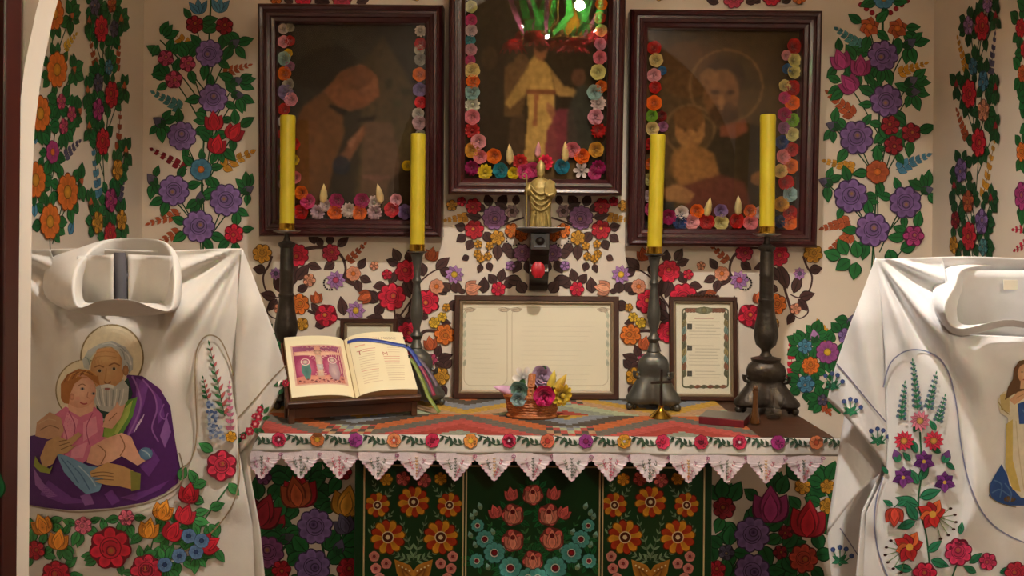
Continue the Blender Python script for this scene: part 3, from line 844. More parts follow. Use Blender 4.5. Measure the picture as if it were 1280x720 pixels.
loopm = MB().tube([(ptw+0.0052*math.sin(2*PI*k/12)*(1 if True else 0), -0.001, -0.006-0.007*(1-math.cos(2*PI*k/12))*0.5+0.003) for k in range(13)], 0.0011, 5).mesh('lace_loop')
mat('loop_pink', H('b4608c'), 0.7)
stc = {n: mat('stitch_'+n, H(c), 0.7) for n, c in (('grey', '5b6a5a'), ('rose', 'c0566e'), ('pinkish', 'b87a92'), ('yellow', 'd0a050'))}
def stitch_mesh(a):
    mb = MB()
    for k in range(6):
        s_ = 0.008+k*0.0088
        cx_ = math.sin(R(a))*s_*0.9; cz = -pth*0.92+math.cos(R(a))*s_
        if cz > -0.006: continue
        for sd in (-1, 1):
            ang = R(90-a+sd*45)
            e = (cx_+0.0056*math.cos(ang), cz+0.0056*math.sin(ang))
            mb.tube([(cx_, -0.0008, cz), (e[0], -0.0008, e[1])], 0.0009, 4)
    mb.tube([(0, -0.0008, -pth*0.92), (math.sin(R(a))*0.05, -0.0008, -pth*0.92+math.cos(R(a))*0.05)], 0.0006, 4)
    return mb.mesh('stitched_sprig')
stm = {a: stitch_mesh(a) for a in (-24, 0, 24)}
u0 = 376-48.4*3
variants = [('grey','grey','rose'), ('grey','yellow','rose'), ('pinkish','grey','rose'), ('grey','grey','grey'), ('rose','rose','rose'), ('grey','grey','grey'), ('rose','yellow','pinkish')]
i = 0
while True:
    xc = at(u0+48.4*i, 567, YB).x
    if xc+ptw > tr_+0.03: break
    if xc-ptw > tl-0.04:
        yy = YB + wav(xc) - 0.003
        def put(name, me, m):
            q = me.copy() if (me.materials and me.materials[0] is not MATS[m]) else me
            o = link_mesh(name, q, m); o.parent = lace
            o.location = (xc-lace.location.x, yy-lace.location.y, zb-lace.location.z); return o
        b_ = put('lace_point', lp_mesh, 'lace')
        def sub(name, me, m):
            q = me
            if me.materials and me.materials[0] is not MATS[m]:
                q = me.copy(); q.materials.clear()
            o = link_mesh(name, q, m); o.parent = b_
        sub('lace_edging', edge_mesh, 'lace_edge'); sub('lace_loop', loopm, 'loop_pink')
        for a, cname in zip((-24, 0, 24), variants[i % 7]): sub('stitched_sprig', stm[a], 'stitch_'+cname)
    i += 1
# garland on the band
def s_band(u, v, off):
    q = at(u, v, YB); t = max(0.0, min(1.0, (zt-q.z)/(zt-zb)))
    return (q.x, YB+wav(q.x)*t-0.003*t-off-0.0012, q.z)
p = Paint(s_band, 41, sub=6)
fc = [('d5345c','7c1230'), ('e8894e','e8b93c'), ('b0489a','9a3a8a'), ('ee9a66','e06a48'), ('d5345c','7c1230'), ('eb9a4c','e8b93c'), ('d83a5e','7c1230'), ('ea7a5c','d24a40'), ('a8489a','8a2a60'), ('eda23e','e0b03c'), ('dc3a60','c02040'), ('c8304e','6a1028'), ('d83a5e','8a1838'), ('b43a8a','8a2a60'), ('e8895c','c85a3c'), ('b0489a','9a3a8a')]
for k in range(-2, 16):
    x = 349+47.9*k; y = 549+(x-349)*0.0054
    if at(x, y, YB).x < tl or at(x, y, YB).x > tr_-0.005: continue
    a, b_ = fc[k % 16]
    p.daisy(x, y, 8.6, 7, H(a), H(b_), False, 13*k, named='embroidered_flower', hub=0.36)
    if k % 3 == 0: p.begin('embroidered_flower'); p.daisy(x, y, 5.5, 6, H(b_), H('f0d8e0'), True, 13*k+20, named=None); p.end()
    g = H('3f5a46'); p.begin('embroidered_sprig')
    p.stem([(x+9, y-6), (x+20, y-3), (x+30, y+5), (x+40, y+4)], 1.3, g)
    for j in range(3): p.leaf(x+14+6*j, y-5+3*j, 235, 8, 3.4, g, False); 
    for j in range(3): p.leaf(x+24+6*j, y+2+1.5*j, 115, 8, 3.2, g, False)
    p.end()
p.build('embroidered_garland', 'thread', lace)
# ================================================================== the three pictures
# ---- paper flower shapes (shared meshes, coloured per object)
def petal(mb, ang, L, W, lift, curl, n=5, r0=0.0):
    ca, sa = math.cos(ang), math.sin(ang)
    pts = []
    for t, wf in ((0, .2), (.3, .7), (.6, 1.0), (.82, .92), (.95, .55), (1.0, .18)):
        w_ = W*0.5*wf
        rr = r0+L*t; h = lift*L*t+curl*L*t*t
        for s_ in (-1, 0, 1):
            x, y = rr, s_*w_
            pts.append((x*ca-y*sa, -(h + (0.16*L*abs(s_)*wf if s_ else 0)), x*sa+y*ca))
    fs = []
    for i in range(5):
        for k in range(2): fs.append((i*3+k, i*3+k+1, (i+1)*3+k+1, (i+1)*3+k))
    mb.add(pts, fs)
def flower_mesh(kind):
    mb = MB(); rr = random.Random(hash(kind) % 1000 if False else len(kind))
    if kind == 'rose':
        for ring, (n, L, lift, curl) in enumerate(((6, 1.0, 0.05, 0.45), (5, 0.80, 0.40, 0.5), (4, 0.58, 0.9, 0.55), (3, 0.36, 1.9, 0.5))):
            for k in range(n): petal(mb, 2*PI*k/n+ring*0.5, L, L*0.98, lift, curl)
        mb.sphere((0, -0.45, 0), 0.16, 8, 5)
    elif kind == 'daisy':
        for k in range(10): petal(mb, 2*PI*k/10, 1.0, 0.5, 0.25, -0.1)
        for k in range(8): petal(mb, 2*PI*k/8+0.2, 0.65, 0.4, 0.6, 0.0)
        mb.sphere((0, -0.35, 0), 0.22, 10, 5)
    elif kind == 'ball':
        for ring in range(5):
            n = 12-ring*2; lift = 0.1+ring*0.55
            for k in range(n): petal(mb, 2*PI*k/n+ring*0.3, 1.0-ring*0.17, 0.42, lift, 0.2)
        mb.sphere((0, -0.5, 0), 0.18, 8, 5)
    elif kind == 'bud':      # tall pointed lily bud, points up (+z)
        prof = [(0.05, -1.2), (0.42, -0.8), (0.5, -0.2), (0.38, 0.5), (0.2, 1.0), (0.02, 1.4)]
        mb.lathe(prof, 10, (0, -0.3), 3, 0.12)
    elif kind == 'star':
        for k in range(6): petal(mb, 2*PI*k/6+0.26, 1.05, 0.55, 0.2, 0.15, 5)
        mb.sphere((0, -0.25, 0), 0.2, 8, 5)
    me = mb.mesh('paper_flower_'+kind, True, 70)
    return me
FLM = {k: flower_mesh(k) for k in ('rose', 'daisy', 'ball', 'bud', 'star')}
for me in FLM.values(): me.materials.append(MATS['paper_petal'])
FCOL = {k: H(v) for k, v in dict(w='cfc6c0', g='a8a098', p='d9a6b0', r='b0202c', a='9fc0bb', y='d8c04e', u='9a6a8e', o='d9782a', v='8f7aa8', k='c85a88', m='a02a62', l='c4aab8', d='7c1620', n='2c3f70', c='d8cb96', e='7fae4a', t='4f9298', b='3d6ea0', h='c94a52', q='c89a56', z='3a7f94', f='d83a5a', s='d88a96').items()}
rf = random.Random(5)

def soft_picture(name, W, Hh, nx, ny, bg, ops, parent, y):
    """a printed picture: brush strokes blended over a grid of colours.  ops in picture fractions (x right, y down)."""
    gx_, gy_ = np.meshgrid((np.arange(nx+1))/nx, (np.arange(ny+1))/ny)
    img = np.zeros((ny+1, nx+1, 3)); img[:] = bg
    def blur(m, k):
        for _ in range(k):
            q = np.pad(m, 1, mode='edge')
            m = (q[1:-1, 1:-1]*2+q[:-2, 1:-1]+q[2:, 1:-1]+q[1:-1, :-2]+q[1:-1, 2:])/6
        return m
    for op_ in ops:
        kind, geo, col, al, soft = op_
        if kind == 'e':
            cx, cy, rx, ry, an = geo
            ca_, sa_ = math.cos(R(an)), math.sin(R(an)); asp = Hh/W
            dx, dy = gx_-cx, (gy_-cy)*asp
            m = (((dx*ca_+dy*sa_)/rx)**2+((-dx*sa_+dy*ca_)/(ry*asp))**2 < 1).astype(float)
        elif kind == 'ring':
            cx, cy, r0, wd = geo; asp = Hh/W
            d = np.hypot(gx_-cx, (gy_-cy)*asp); m = (abs(d-r0) < wd).astype(float)
        else:
            m = np.zeros_like(gx_); n = len(geo); inside = np.zeros(gx_.shape, bool)
            for i in range(n):
                (x1, y1), (x2, y2) = geo[i], geo[(i+1) % n]
                if y1 == y2: continue
                cond = ((y1 > gy_) != (y2 > gy_)) & (gx_ < (x2-x1)*(gy_-y1)/(y2-y1)+x1)
                inside ^= cond
            m = inside.astype(float)
        m = (blur(m, max(1, soft//2))*al)[..., None]
        img = img*(1-m)+np.array(col)*m
    img = np.clip(img*1.35, 0, 1)
    rs = np.random.RandomState(3)
    nz = blur(rs.rand(ny+1, nx+1), 4); nz = (nz-nz.mean())/(nz.std()+1e-6)
    img = np.clip(img*(1+0.09*nz[..., None]), 0, 1)
    me = bpy.data.meshes.new(name)
    vs = [(-W/2+W*i/nx, y, Hh-Hh*j/ny) for j in range(ny+1) for i in range(nx+1)]
    fs = [(j*(nx+1)+i, (j+1)*(nx+1)+i, (j+1)*(nx+1)+i+1, j*(nx+1)+i+1) for j in range(ny) for i in range(nx)]
    me.from_pydata(vs, [], fs)
    ca_ = me.color_attributes.new('Col', 'FLOAT_COLOR', 'POINT')
    rgba = np.ones((ny+1, nx+1, 4), dtype=np.float32); rgba[..., :3] = img
    ca_.data.foreach_set('color', rgba.ravel())
    return link_mesh(name, me, 'picture', parent)

def moulding(prof, W, Hh, parent, material, name='frame_rail'):
    """four mitred rails; prof = [(inset from the outer edge, y)] going round; outer size W x Hh, z from 0"""
    cor = [(-W/2, 0, 1, 1), (W/2, 0, -1, 1), (W/2, Hh, -1, -1), (-W/2, Hh, 1, -1)]
    for k in range(4):
        a, b = cor[k], cor[(k+1) % 4]
        rings = [[(c[0]+c[2]*i, y, c[1]+c[3]*i) for i, y in prof] for c in (a, b)]
        MB().loft(rings, True, True).build(name, material, parent, smooth=True, angle=25)

def picture(name, label, bl, br, d0, tilt, Hh, rail, ops, bg, flowers, glass='side_glass'):
    A, B = at(*bl, d0), at(*br, d0)
    W = (B-A).length
    c = (A+B)/2
    rt = empty(name, c, (R(tilt), 0, 0), label, 'picture', 'framed pictures over the altar')
    # local: x right, z up the picture, -y towards the viewer; y = 0 is the front of the frame
    T = 0.085
    prof = [(0, T), (0, 0.018), (0.004, 0.006), (0.012, 0.0), (0.020, 0.004), (0.022, 0.012), (0.030, 0.012), (0.032, 0.008), (0.042, 0.010), (0.046, 0.018), (rail-0.004, 0.022), (rail, 0.028), (rail, T)]
    moulding(prof, W, Hh, rt, 'frame_wood')
    box('backing', (-W/2+0.01, T-0.012, 0.01), (W/2-0.01, T-0.002, Hh-0.01), 'dark_wood', rt)
    iw, ih = W-2*rail+0.004, Hh-2*rail+0.004
    pic = soft_picture('picture_print', iw, ih, 110, 140, bg, ops, rt, T-0.016)
    pic.location = (0, 0, rail-0.002)
    box('glass_pane', (-iw/2, 0.028, rail-0.002), (iw/2, 0.030, rail-0.002+ih), glass, rt)
    # flowers
    Mw = Matrix.Translation(c) @ Matrix.Rotation(R(tilt), 4, 'X')
    nrm = (Mw.to_3x3() @ Vector((0, -1, 0))); org = Mw @ Vector((0, 0.05, 0)); eye = Vector((0, 0, HC)); Mi = Mw.inverted()
    for (u, v, r, ck, kd) in flowers:
        dr = at(u, v, 1.0)-eye
        t = (org-eye).dot(nrm)/dr.dot(nrm)
        q = Mi @ (eye+dr*t)
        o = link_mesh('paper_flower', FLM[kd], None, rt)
        hw, hh0, hh1 = iw/2-0.004, rail+0.002, rail+ih-0.004
        rad = min(r*t*1.0/FPX*1.12, 0.027)
        q.x = max(-hw+rad*0.8, min(hw-rad*0.8, q.x)); q.z = max(hh0+rad*0.8, min(hh1-rad*0.8, q.z))
        o.location = (q.x, 0.060, q.z)
        dep = min(1.0, 0.024/(rad*1.0))
        o.scale = (rad, rad*dep, rad) if kd != 'bud' else (rad, min(rad, 0.026), rad*1.0)
        o.rotation_euler = (rf.uniform(-.12, .12), rf.uniform(0, 6.28) if kd != 'bud' else rf.uniform(-.25, .25), rf.uniform(-.12, .12))
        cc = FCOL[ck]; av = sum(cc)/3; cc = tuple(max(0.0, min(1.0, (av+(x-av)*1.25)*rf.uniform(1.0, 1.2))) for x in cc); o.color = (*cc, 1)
    return rt, Mw, W

def FL(s):
    out = []
    for q in s.split():
        a = q.split(',')
        out.append((float(a[0]), float(a[1]), float(a[2]), a[3], {'R': 'rose', 'D': 'daisy', 'B': 'ball', 'U': 'bud', 'S': 'star'}[a[4]] if len(a) > 4 else 'rose'))
    return out
fl_left = FL('352,36,6,w 362,33,5,g 353,52,7,p 362,51,6,r 353,73,8,a 360,66,5,y 362,83,6,u 353,92,8,o 361,105,7,g 354,115,9,v 364,124,8,p 353,137,7,r 354,152,7,w 354,168,7,r 367,180,7,r 368,200,6,y 355,190,7,v 356,210,7,k 370,222,7,s 357,230,8,w 377,241,8,o 385,252,10,k 376,266,9,r 360,250,8,o 362,268,8,v 397,268,11,l,B 407,257,7,w 421,251,9,m 419,268,9,o 435,263,12,w,B 452,251,9,m 449,269,9,o 467,253,8,w,D 468,268,11,l,B 490,262,11,h 495,250,7,p 507,265,9,v 524,262,8,l 528,38,7,w,D 530,55,7,r 524,62,6,w 529,74,7,g 529,93,8,o 526,112,8,v 531,128,7,h 523,142,7,w 527,153,8,l 530,170,7,g 530,190,7,d 509,207,6,y 529,215,7,q 530,240,8,n 404,243,12,c,U 474,243,12,c,U')
fl_right = FL('818,60,8,r 820,75,8,c 818,94,8,p 828,88,5,b 819,109,7,r 818,129,9,o 815,145,7,e 827,145,6,d 815,161,8,c 829,158,6,u 812,180,7,r 809,205,7,o 811,224,7,c 808,245,7,w 812,262,8,k 995,58,9,r 983,69,6,p 995,75,8,c 984,86,6,b 995,90,8,c 981,107,7,c 994,110,9,r 981,122,7,k 993,129,9,o 981,143,8,m 995,150,8,e 980,160,7,u 991,168,8,c 977,178,8,n 994,187,8,r 979,196,9,s 992,208,9,o 976,214,8,c 983,228,9,r 987,243,10,a 977,255,9,q 988,266,10,r 975,277,7,n 988,283,9,o 836,271,10,m 850,280,9,n 852,266,8,w 865,279,9,p 871,264,8,o 884,281,10,r 901,279,9,c 901,264,8,v 921,276,9,r 937,264,8,o 938,281,9,s 950,266,7,w 960,280,8,k 820,283,8,v 885,260,10,c,U 923,258,10,c,U')
fl_mid = FL('588,50,6,t 586,62,7,p 587,75,6,k 586,88,9,c 591,102,8,o 587,115,9,a 590,131,10,w,D 590,146,9,s 590,163,10,r,D 598,177,9,p 588,188,9,q 600,196,8,s 618,195,12,o 588,210,12,m,B 606,217,11,y,D 626,213,14,z 650,202,15,r,D 655,217,9,k 666,212,9,k 672,188,7,p,U 682,203,14,f,D 702,208,14,z 716,187,9,s 727,195,12,o 727,213,15,w,S 743,221,8,k 750,210,12,m,B 745,187,10,q 748,163,13,r,B 745,146,10,p 748,129,10,w,D 743,115,9,a 753,108,7,o 748,90,9,c 750,72,8,s 750,55,7,p 586,38,7,w 588,25,7,k 752,38,7,c 750,22,7,r 588,8,7,c 752,5,7,o 637,194,9,c,U 706,191,9,c,U 642,222,7,y')
BK = H('2c2418')
ops_left = [('p', [(0,0),(1,0),(1,.3),(.8,.36),(.6,.2),(.3,.5),(0,.6)], H('33302a'), .7, 8), ('e', (.3,.22,.22,.1,-20), H('221a10'), .8, 6), ('e', (.78,.25,.2,.1,25), H('2a2216'), .8, 6), ('p', [(.55,.2),(.7,.06),(.9,.3),(.95,.6),(.9,.95),(.5,.95),(.55,.6)], H('4a3c24'), .7, 8),
    ('p', [(.03,.9),(.06,.6),(.16,.42),(.3,.34),(.42,.4),(.44,.55),(.36,.75),(.3,.95)], H('5f3d20'), .95, 4), ('p', [(.3,.34),(.42,.24),(.56,.2),(.66,.26),(.68,.36),(.58,.42),(.48,.44),(.4,.42)], H('75482c'), .95, 3), ('e', (.6,.3,.07,.06,0), H('7c5236'), .8, 3), ('e', (.52,.27,.12,.06,-15), H('5c371e'), .7, 3), ('p', [(.34,.4),(.46,.44),(.44,.47),(.33,.42)], H('150e0a'), .9, 1), ('p', [(.52,.48),(.66,.46),(.64,.5),(.54,.5)], H('17100c'), .9, 2),
    ('p', [(.36,.72),(.5,.58),(.58,.5),(.6,.54),(.5,.66),(.44,.74)], H('71482f'), .9, 2), ('p', [(.58,.5),(.76,.5),(.82,.7),(.78,.92),(.54,.92),(.56,.7)], H('5c4434'), .8, 4), ('e', (.42,.72,.06,.05,0), H('1c2430'), .9, 3), ('e', (.66,.78,.1,.015,0), H('6d4a40'), .7, 2), ('p', [(.46,.6),(.56,.52),(.57,.53),(.48,.64)], H('8a6048'), .7, 1), ('e', (.85,.85,.12,.1,0), H('241c14'), .7, 6), ('e', (.8,.4,.03,.02,0), H('3a3a1c'), .7, 2), ('e', (.74,.3,.03,.025,0), H('26260f'), .7, 2), ('e', (.86,.34,.04,.02,30), H('2c2c12'), .7, 2), ('e', (.2,.66,.08,.2,10), H('6a4526'), .6, 5)]
ops_right = [('p', [(0,0),(1,0),(1,.3),(0,.3)], H('3b2c18'), .6, 12), ('e', (.28,.2,.2,.14,0), H('5a3c1e'), .6, 10), ('ring', (.53,.28,.235,.008), H('6f5432'), .8, 2), ('ring', (.3,.5,.16,.008), H('6f5432'), .8, 2),
    ('p', [(.4,.6),(.48,.5),(.64,.46),(.78,.48),(.98,.6),(1,1),(.3,1),(.3,.8)], H('2e2517'), .9, 4), ('e', (.52,.24,.13,.11,0), H('3a2818'), .9, 6), ('e', (.5,.32,.115,.125,5), H('6e4c2c'), .95, 5), ('e', (.50,.40,.03,.008,0), H('5c2c1e'), .8, 2), ('e', (.52,.42,.1,.06,0), H('422c19'), .85, 6), ('e', (.42,.24,.06,.05,-20), H('7b5733'), .7, 3), ('p', [(.5,.48),(.66,.44),(.68,.5),(.6,.54),(.5,.53)], H('73402a'), .9, 2), ('e', (.46,.31,.03,.012,0), H('2e1c10'), .8, 1), ('e', (.56,.31,.03,.012,0), H('2e1c10'), .8, 1), ('e', (.5,.36,.02,.04,0), H('86603a'), .7, 1),
    ('e', (.3,.49,.1,.1,0), H('8a6136'), .95, 3), ('e', (.29,.44,.1,.06,0), H('5c3d1e'), .9, 3), ('e', (.27,.5,.015,.01,0), H('3a2412'), .8, 1), ('e', (.34,.5,.015,.01,0), H('3a2412'), .8, 1), ('p', [(.2,.6),(.32,.56),(.46,.62),(.5,.74),(.42,.8),(.24,.78),(.16,.7)], H('80592f'), .95, 4), ('p', [(.26,.78),(.5,.72),(.66,.76),(.72,.9),(.6,1),(.3,1)], H('5a2f24'), .9, 4), ('p', [(.1,.8),(.22,.77),(.34,.82),(.3,.87),(.16,.86)], H('86603c'), .9, 2), ('e', (.76,.74,.06,.035,0), H('7c5533'), .9, 2), ('p', [(0,.85),(.2,.86),(.24,1),(0,1)], H('1d2024'), .8, 5), ('e', (.12,.7,.08,.1,0), H('4a3a20'), .5, 6)]
ops_mid = [('p', [(0,0),(1,0),(1,.5),(0,.45)], H('33291a'), .7, 10), ('p', [(0,.35),(.22,.3),(.3,.6),(.26,.9),(0,.9)], H('2c2116'), .8, 5), ('p', [(.28,.5),(.4,.44),(.44,.6),(.4,.72),(.28,.72)], H('5c4326'), .9, 3), ('p', [(.32,.72),(.42,.7),(.42,.9),(.3,.9)], H('463422'), .8, 3),
    ('p', [(.42,.5),(.5,.44),(.6,.5),(.63,.6),(.64,.75),(.66,.92),(.42,.92),(.45,.7)], H('b08e4e'), .97, 2), ('p', [(.44,.5),(.36,.58),(.28,.66),(.32,.68),(.46,.6)], H('9d7d45'), .9, 2), ('p', [(.6,.5),(.7,.58),(.8,.6),(.78,.63),(.64,.62)], H('a07e48'), .9, 2), ('p', [(.43,.6),(.64,.6),(.64,.62),(.43,.62)], H('6a3422'), .9, 1), ('p', [(.49,.62),(.52,.62),(.51,.76),(.48,.76)], H('7a3a2a'), .8, 1), ('e', (.53,.42,.045,.05,0), H('8c6040'), .95, 2), ('e', (.53,.39,.06,.04,0), H('3a2416'), .9, 2), ('e', (.47,.62,.02,.03,0), H('8c6040'), .0, 1), ('p', [(.56,.92),(.58,.78),(.66,.68),(.76,.68),(.8,.8),(.78,.92)], H('6d2c36'), .95, 3), ('p', [(.72,.92),(.72,.7),(.8,.56),(.92,.6),(.95,.92)], H('34352c'), .9, 4), ('e', (.8,.54,.05,.04,0), H('5c3c2a'), .8, 2), ('e', (.62,.7,.03,.05,-30), H('7a3540'), .6, 2), ('e', (.4,.48,.05,.04,0), H('5c4028'), .8, 2), ('e', (.17,.46,.06,.05,0), H('40301e'), .8, 3), ('p', [(.3,.92),(.8,.92),(.8,1),(.2,1)], H('6a5230'), .7, 4)]
picture('picture_frame', 'dark framed picture of a stooping brown-robed figure, ringed with paper flowers', (322,294), (552,299.5), 2.985, 3.0, 0.785, 0.060, ops_left, BK, fl_left)
picture('picture_frame', 'dark framed picture of a bearded man holding a child, ringed with paper flowers', (785,308), (1023,310), 2.985, 2.6, 0.80, 0.060, ops_right, H('4a3820'), fl_right)
MID_TILT = 5.6
mid_rt, mid_M, mid_W = picture('picture_frame', 'dark framed picture of a figure in a pale gown above the gold statue', (560,243), (778,246), 2.955, MID_TILT, 0.86, 0.054, ops_mid, H('2e2417'), fl_mid, 'frame_glass')
# ================================================================== things on the altar
# ---- candlesticks and candles
def foot_base(mb, z0, z1, prof, n=42, ph=PI/2):
    """three-sided flaring pedestal; prof = [(fraction of height, radius)]"""
    rings = []
    for t, r in prof:
        a = 0.20*(1-t)+0.06
        ring = []
        for k in range(n):
            q = 2*PI*k/n; c3 = math.cos(3*(q-ph))
            f = 1+a*c3-0.10*(1-t)*max(0.0, -c3)**3+0.05*max(0.0, c3)**6
            ring.append((r*f*math.cos(q), r*f*math.sin(q), z0+(z1-z0)*t))
        rings.append(ring)
    mb.loft(rings)
def candlestick(kind, pos, dish_v, candle_top_v, label, clabel, rz, lean=0.0):
    d = pos.y
    x_, y_ = unroll(640+pos.x/d*FPX, dish_v)
    zd = at(640+pos.x/d*FPX, dish_v, d).z
    Hs = zd-TABLE_Z
    zc = at(640+pos.x/d*FPX, candle_top_v, d).z
    rt = empty('candlestick', (pos.x, d, TABLE_Z), (0, 0, rz), label, 'candlestick', 'candlesticks on the altar')
    mt = 'pewter' if kind == 'short' else 'bronze'
    base = MB()
    if kind == 'short':
        foot_base(base, 0.022, 0.185*Hs/0.51, [(0, .070), (.05, .076), (.12, .076), (.26, .064), (.40, .054), (.5, .046), (.56, .044), (.62, .048), (.76, .048), (.86, .044), (.93, .034), (.97, .024), (1, .021)])
        b0 = 0.185*Hs/0.51
        prof = [(0.018, b0-0.004), (0.022, b0+0.004), (0.016, b0+0.018), (0.012, b0+0.03), (0.022, b0+0.044), (0.012, b0+0.056), (0.011, b0+0.068), (0.0195, b0+0.10), (0.0215, b0+0.125), (0.018, b0+0.16), (0.012, b0+0.205), (0.011, b0+0.216), (0.016, b0+0.226), (0.011, b0+0.238), (0.012, b0+0.27), (0.019, Hs-0.018), (0.021, Hs-0.01)]
    else:
        foot_base(base, 0.022, 0.165, [(0, .080), (.05, .088), (.12, .088), (.26, .074), (.40, .062), (.5, .053), (.56, .052), (.62, .058), (.78, .060), (.9, .055), (.95, .046), (1, .040)])
        b0 = 0.165
        prof = [(0.045, b0-0.004), (0.048, b0+0.006), (0.020, b0+0.014), (0.014, b0+0.026), (0.016, b0+0.036), (0.030, b0+0.05), (0.037, b0+0.078), (0.036, b0+0.10), (0.027, b0+0.15), (0.0235, b0+0.185), (0.026, b0+0.19), (0.026, b0+0.196), (0.0225, b0+0.20), (0.022, b0+0.27), (0.0235, b0+0.275), (0.022, b0+0.28), (0.0205, Hs-0.058), (0.027, Hs-0.05), (0.028, Hs-0.042), (0.012, Hs-0.034), (0.008, Hs-0.02), (0.010, Hs-0.01)]
    for k in range(3):
        a = PI/2+2*PI*k/3; r0_, zc_ = (0.056, 0.115) if kind == 'short' else (0.066, 0.112)
        base.tube([((r0_+0.016*(i/14)*math.cos(R(28*i)))*math.cos(a), (r0_+0.016*(i/14)*math.cos(R(28*i)))*math.sin(a), zc_+0.018*(i/14)*math.sin(R(28*i))) for i in range(2, 15)], 0.006, 6)
    base.build('pedestal', mt, rt)
    MB().lathe(prof, 24, (0, 0), 6 if kind == 'tall' else 0, (lambda z: 0.05 if b0+0.04 < z < b0+0.16 else 0.0) if kind == 'tall' else 0.0).build('stem', mt, rt)
    for k in range(3):
        a = PI/2+2*PI*k/3
        R0 = 0.088 if kind == 'short' else 0.100
        pts = []
        for i in range(12):
            t = i/11
            rr = 0.045+(R0-0.045)*t; z = 0.075*(1-t)**1.5+0.010+0.008*math.sin(PI*t)
            pts.append((rr*math.cos(a), rr*math.sin(a), z))
        f = MB().tube(pts, [0.016-0.006*i/11 for i in range(12)], 8)
        f.sphere((pts[-1][0], pts[-1][1], 0.0125), 0.0125, 10, 6)
        # scroll curl
        curl = [((R0-0.012+0.012*math.cos(R(20*i)))*math.cos(a), (R0-0.012+0.012*math.cos(R(20*i)))*math.sin(a), 0.016+0.010*math.sin(R(20*i))) for i in range(14)]
        f.tube(curl, 0.006, 6)
        f.build('foot', mt, rt)
    rd = 0.034 if kind == 'short' else 0.044
    MB().lathe([(0.008, Hs-0.010), (rd*0.6, Hs-0.009), (rd, Hs-0.003), (rd, Hs), (rd*0.9, Hs), (0.012, Hs-0.006)], 24).build('drip_pan', 'silver' if kind == 'tall' else mt, rt)
    MB().lathe([(0.0255, Hs-0.006), (0.0262, Hs), (0.0262, Hs+0.022), (0.0268, Hs+0.023), (0.0250, Hs+0.023), (0.0246, Hs-0.004)], 24).build('socket_ring', 'brass', rt)
    # the candle, a thing of its own standing in the ring
    hh = zc-zd
    rc = empty('candle', (pos.x, d, zd-0.0055), (0, R(lean), 0), clabel, 'candle', 'yellow candles on the altar')
    r0 = 0.0243
    MB().lathe([(r0*0.9, 0), (r0, 0.002), (r0*1.0, hh*0.5), (r0*1.02, hh*0.93), (r0*1.06, hh*0.965), (r0*1.0, hh), (r0*0.9, hh+0.002), (r0*0.5, hh-0.006), (0.002, hh-0.008)], 28).build('wax', 'wax', rc)
    MB().tube([(0, 0, hh-0.01), (0.001, 0, hh+0.001), (0.003, 0.001, hh+0.008)], 0.0012, 6).build('wick', 'dark_wood', rc)
def tb(u, d):
    q = at(u, 480, d); return Vector((q.x, d, TABLE_Z))
candlestick('tall', tb(357, 2.90), 288, 143, 'tall bronze candlestick rising behind the open book', 'yellow candle on the tall candlestick behind the open book', PI, 0.0)
candlestick('short', tb(520, 2.915), 314, 166, 'shorter grey pewter candlestick beside the open book', 'yellow candle on the shorter candlestick beside the open book', 0.35)
candlestick('short', tb(816.5, 2.88), 317, 167, 'shorter grey pewter candlestick between the wide and the narrow framed card', 'yellow candle on the candlestick between the two framed cards', -0.15, 1.2)
candlestick('tall', tb(957, 2.84), 292, 142, 'tall ornate bronze candlestick beside the clear glass cruet', 'yellow candle on the tall candlestick beside the glass cruet', -0.2)

# ---- framed cards leaning on the wall
def s_local(M, y):
    """pixels laid on the plane y of a leaning thing"""
    nrm = (M.to_3x3() @ Vector((0, -1, 0))); org = M @ Vector((0, y, 0)); eye = Vector((0, 0, HC))
    def f(u, v, off):
        dr = at(u, v, 1.0)-eye
        t = (org-eye).dot(nrm)/dr.dot(nrm)
        return eye+dr*t+nrm*off
    return f
def card(name, label, u0, u1, vb, vt, d0, lean, rail, crest=False):
    A = at(u0, vb, d0); B = at(u1, vb, d0); W = B.x-A.x
    rt = empty(name, ((A.x+B.x)/2, d0, TABLE_Z+0.001), (R(-lean), 0, 0), label, 'frame', 'framed text cards on the altar')
    Hh = (at(u0, vt, d0+0.03).z-TABLE_Z)/math.cos(R(lean))
    T = 0.018
    moulding([(0, T), (0, 0.004), (0.003, 0), (rail*0.55, 0.0), (rail*0.62, 0.005), (rail*0.62, T)], W, Hh, rt, 'card_wood')
    moulding([(rail*0.62, T), (rail*0.62, 0.006), (rail*0.8, 0.005), (rail, 0.009), (rail, T)], W, Hh, rt, 'card_inner', 'inner_slip')
    box('backing', (-W/2+0.004, T-0.004, 0.004), (W/2-0.004, T, Hh-0.004), 'dark_wood', rt)
    box('card_sheet', (-W/2+rail*0.9, 0.0135, rail*0.9), (W/2-rail*0.9, 0.0142, Hh-rail*0.9), 'paper', rt)
    box('glass_pane', (-W/2+rail*0.9, 0.0095, rail*0.9), (W/2-rail*0.9, 0.0110, Hh-rail*0.9), 'card_glass', rt)
    M = Matrix.Translation(rt.location) @ rt.rotation_euler.to_matrix().to_4x4()
    return rt, M, W, Hh
rt, M, W, Hh = card('framed_card', 'wide framed paper card with faded columns behind the flower basket', 566.5, 774, 498, 369, 3.012, 4.0, 0.030)
p = Paint(s_local(M, 0.0135), 51, eps=0.1e-5, base=0.0001)
f1, f2 = H('cdbba6'), H('d8cdb6'); f3 = H('c6cbb8')
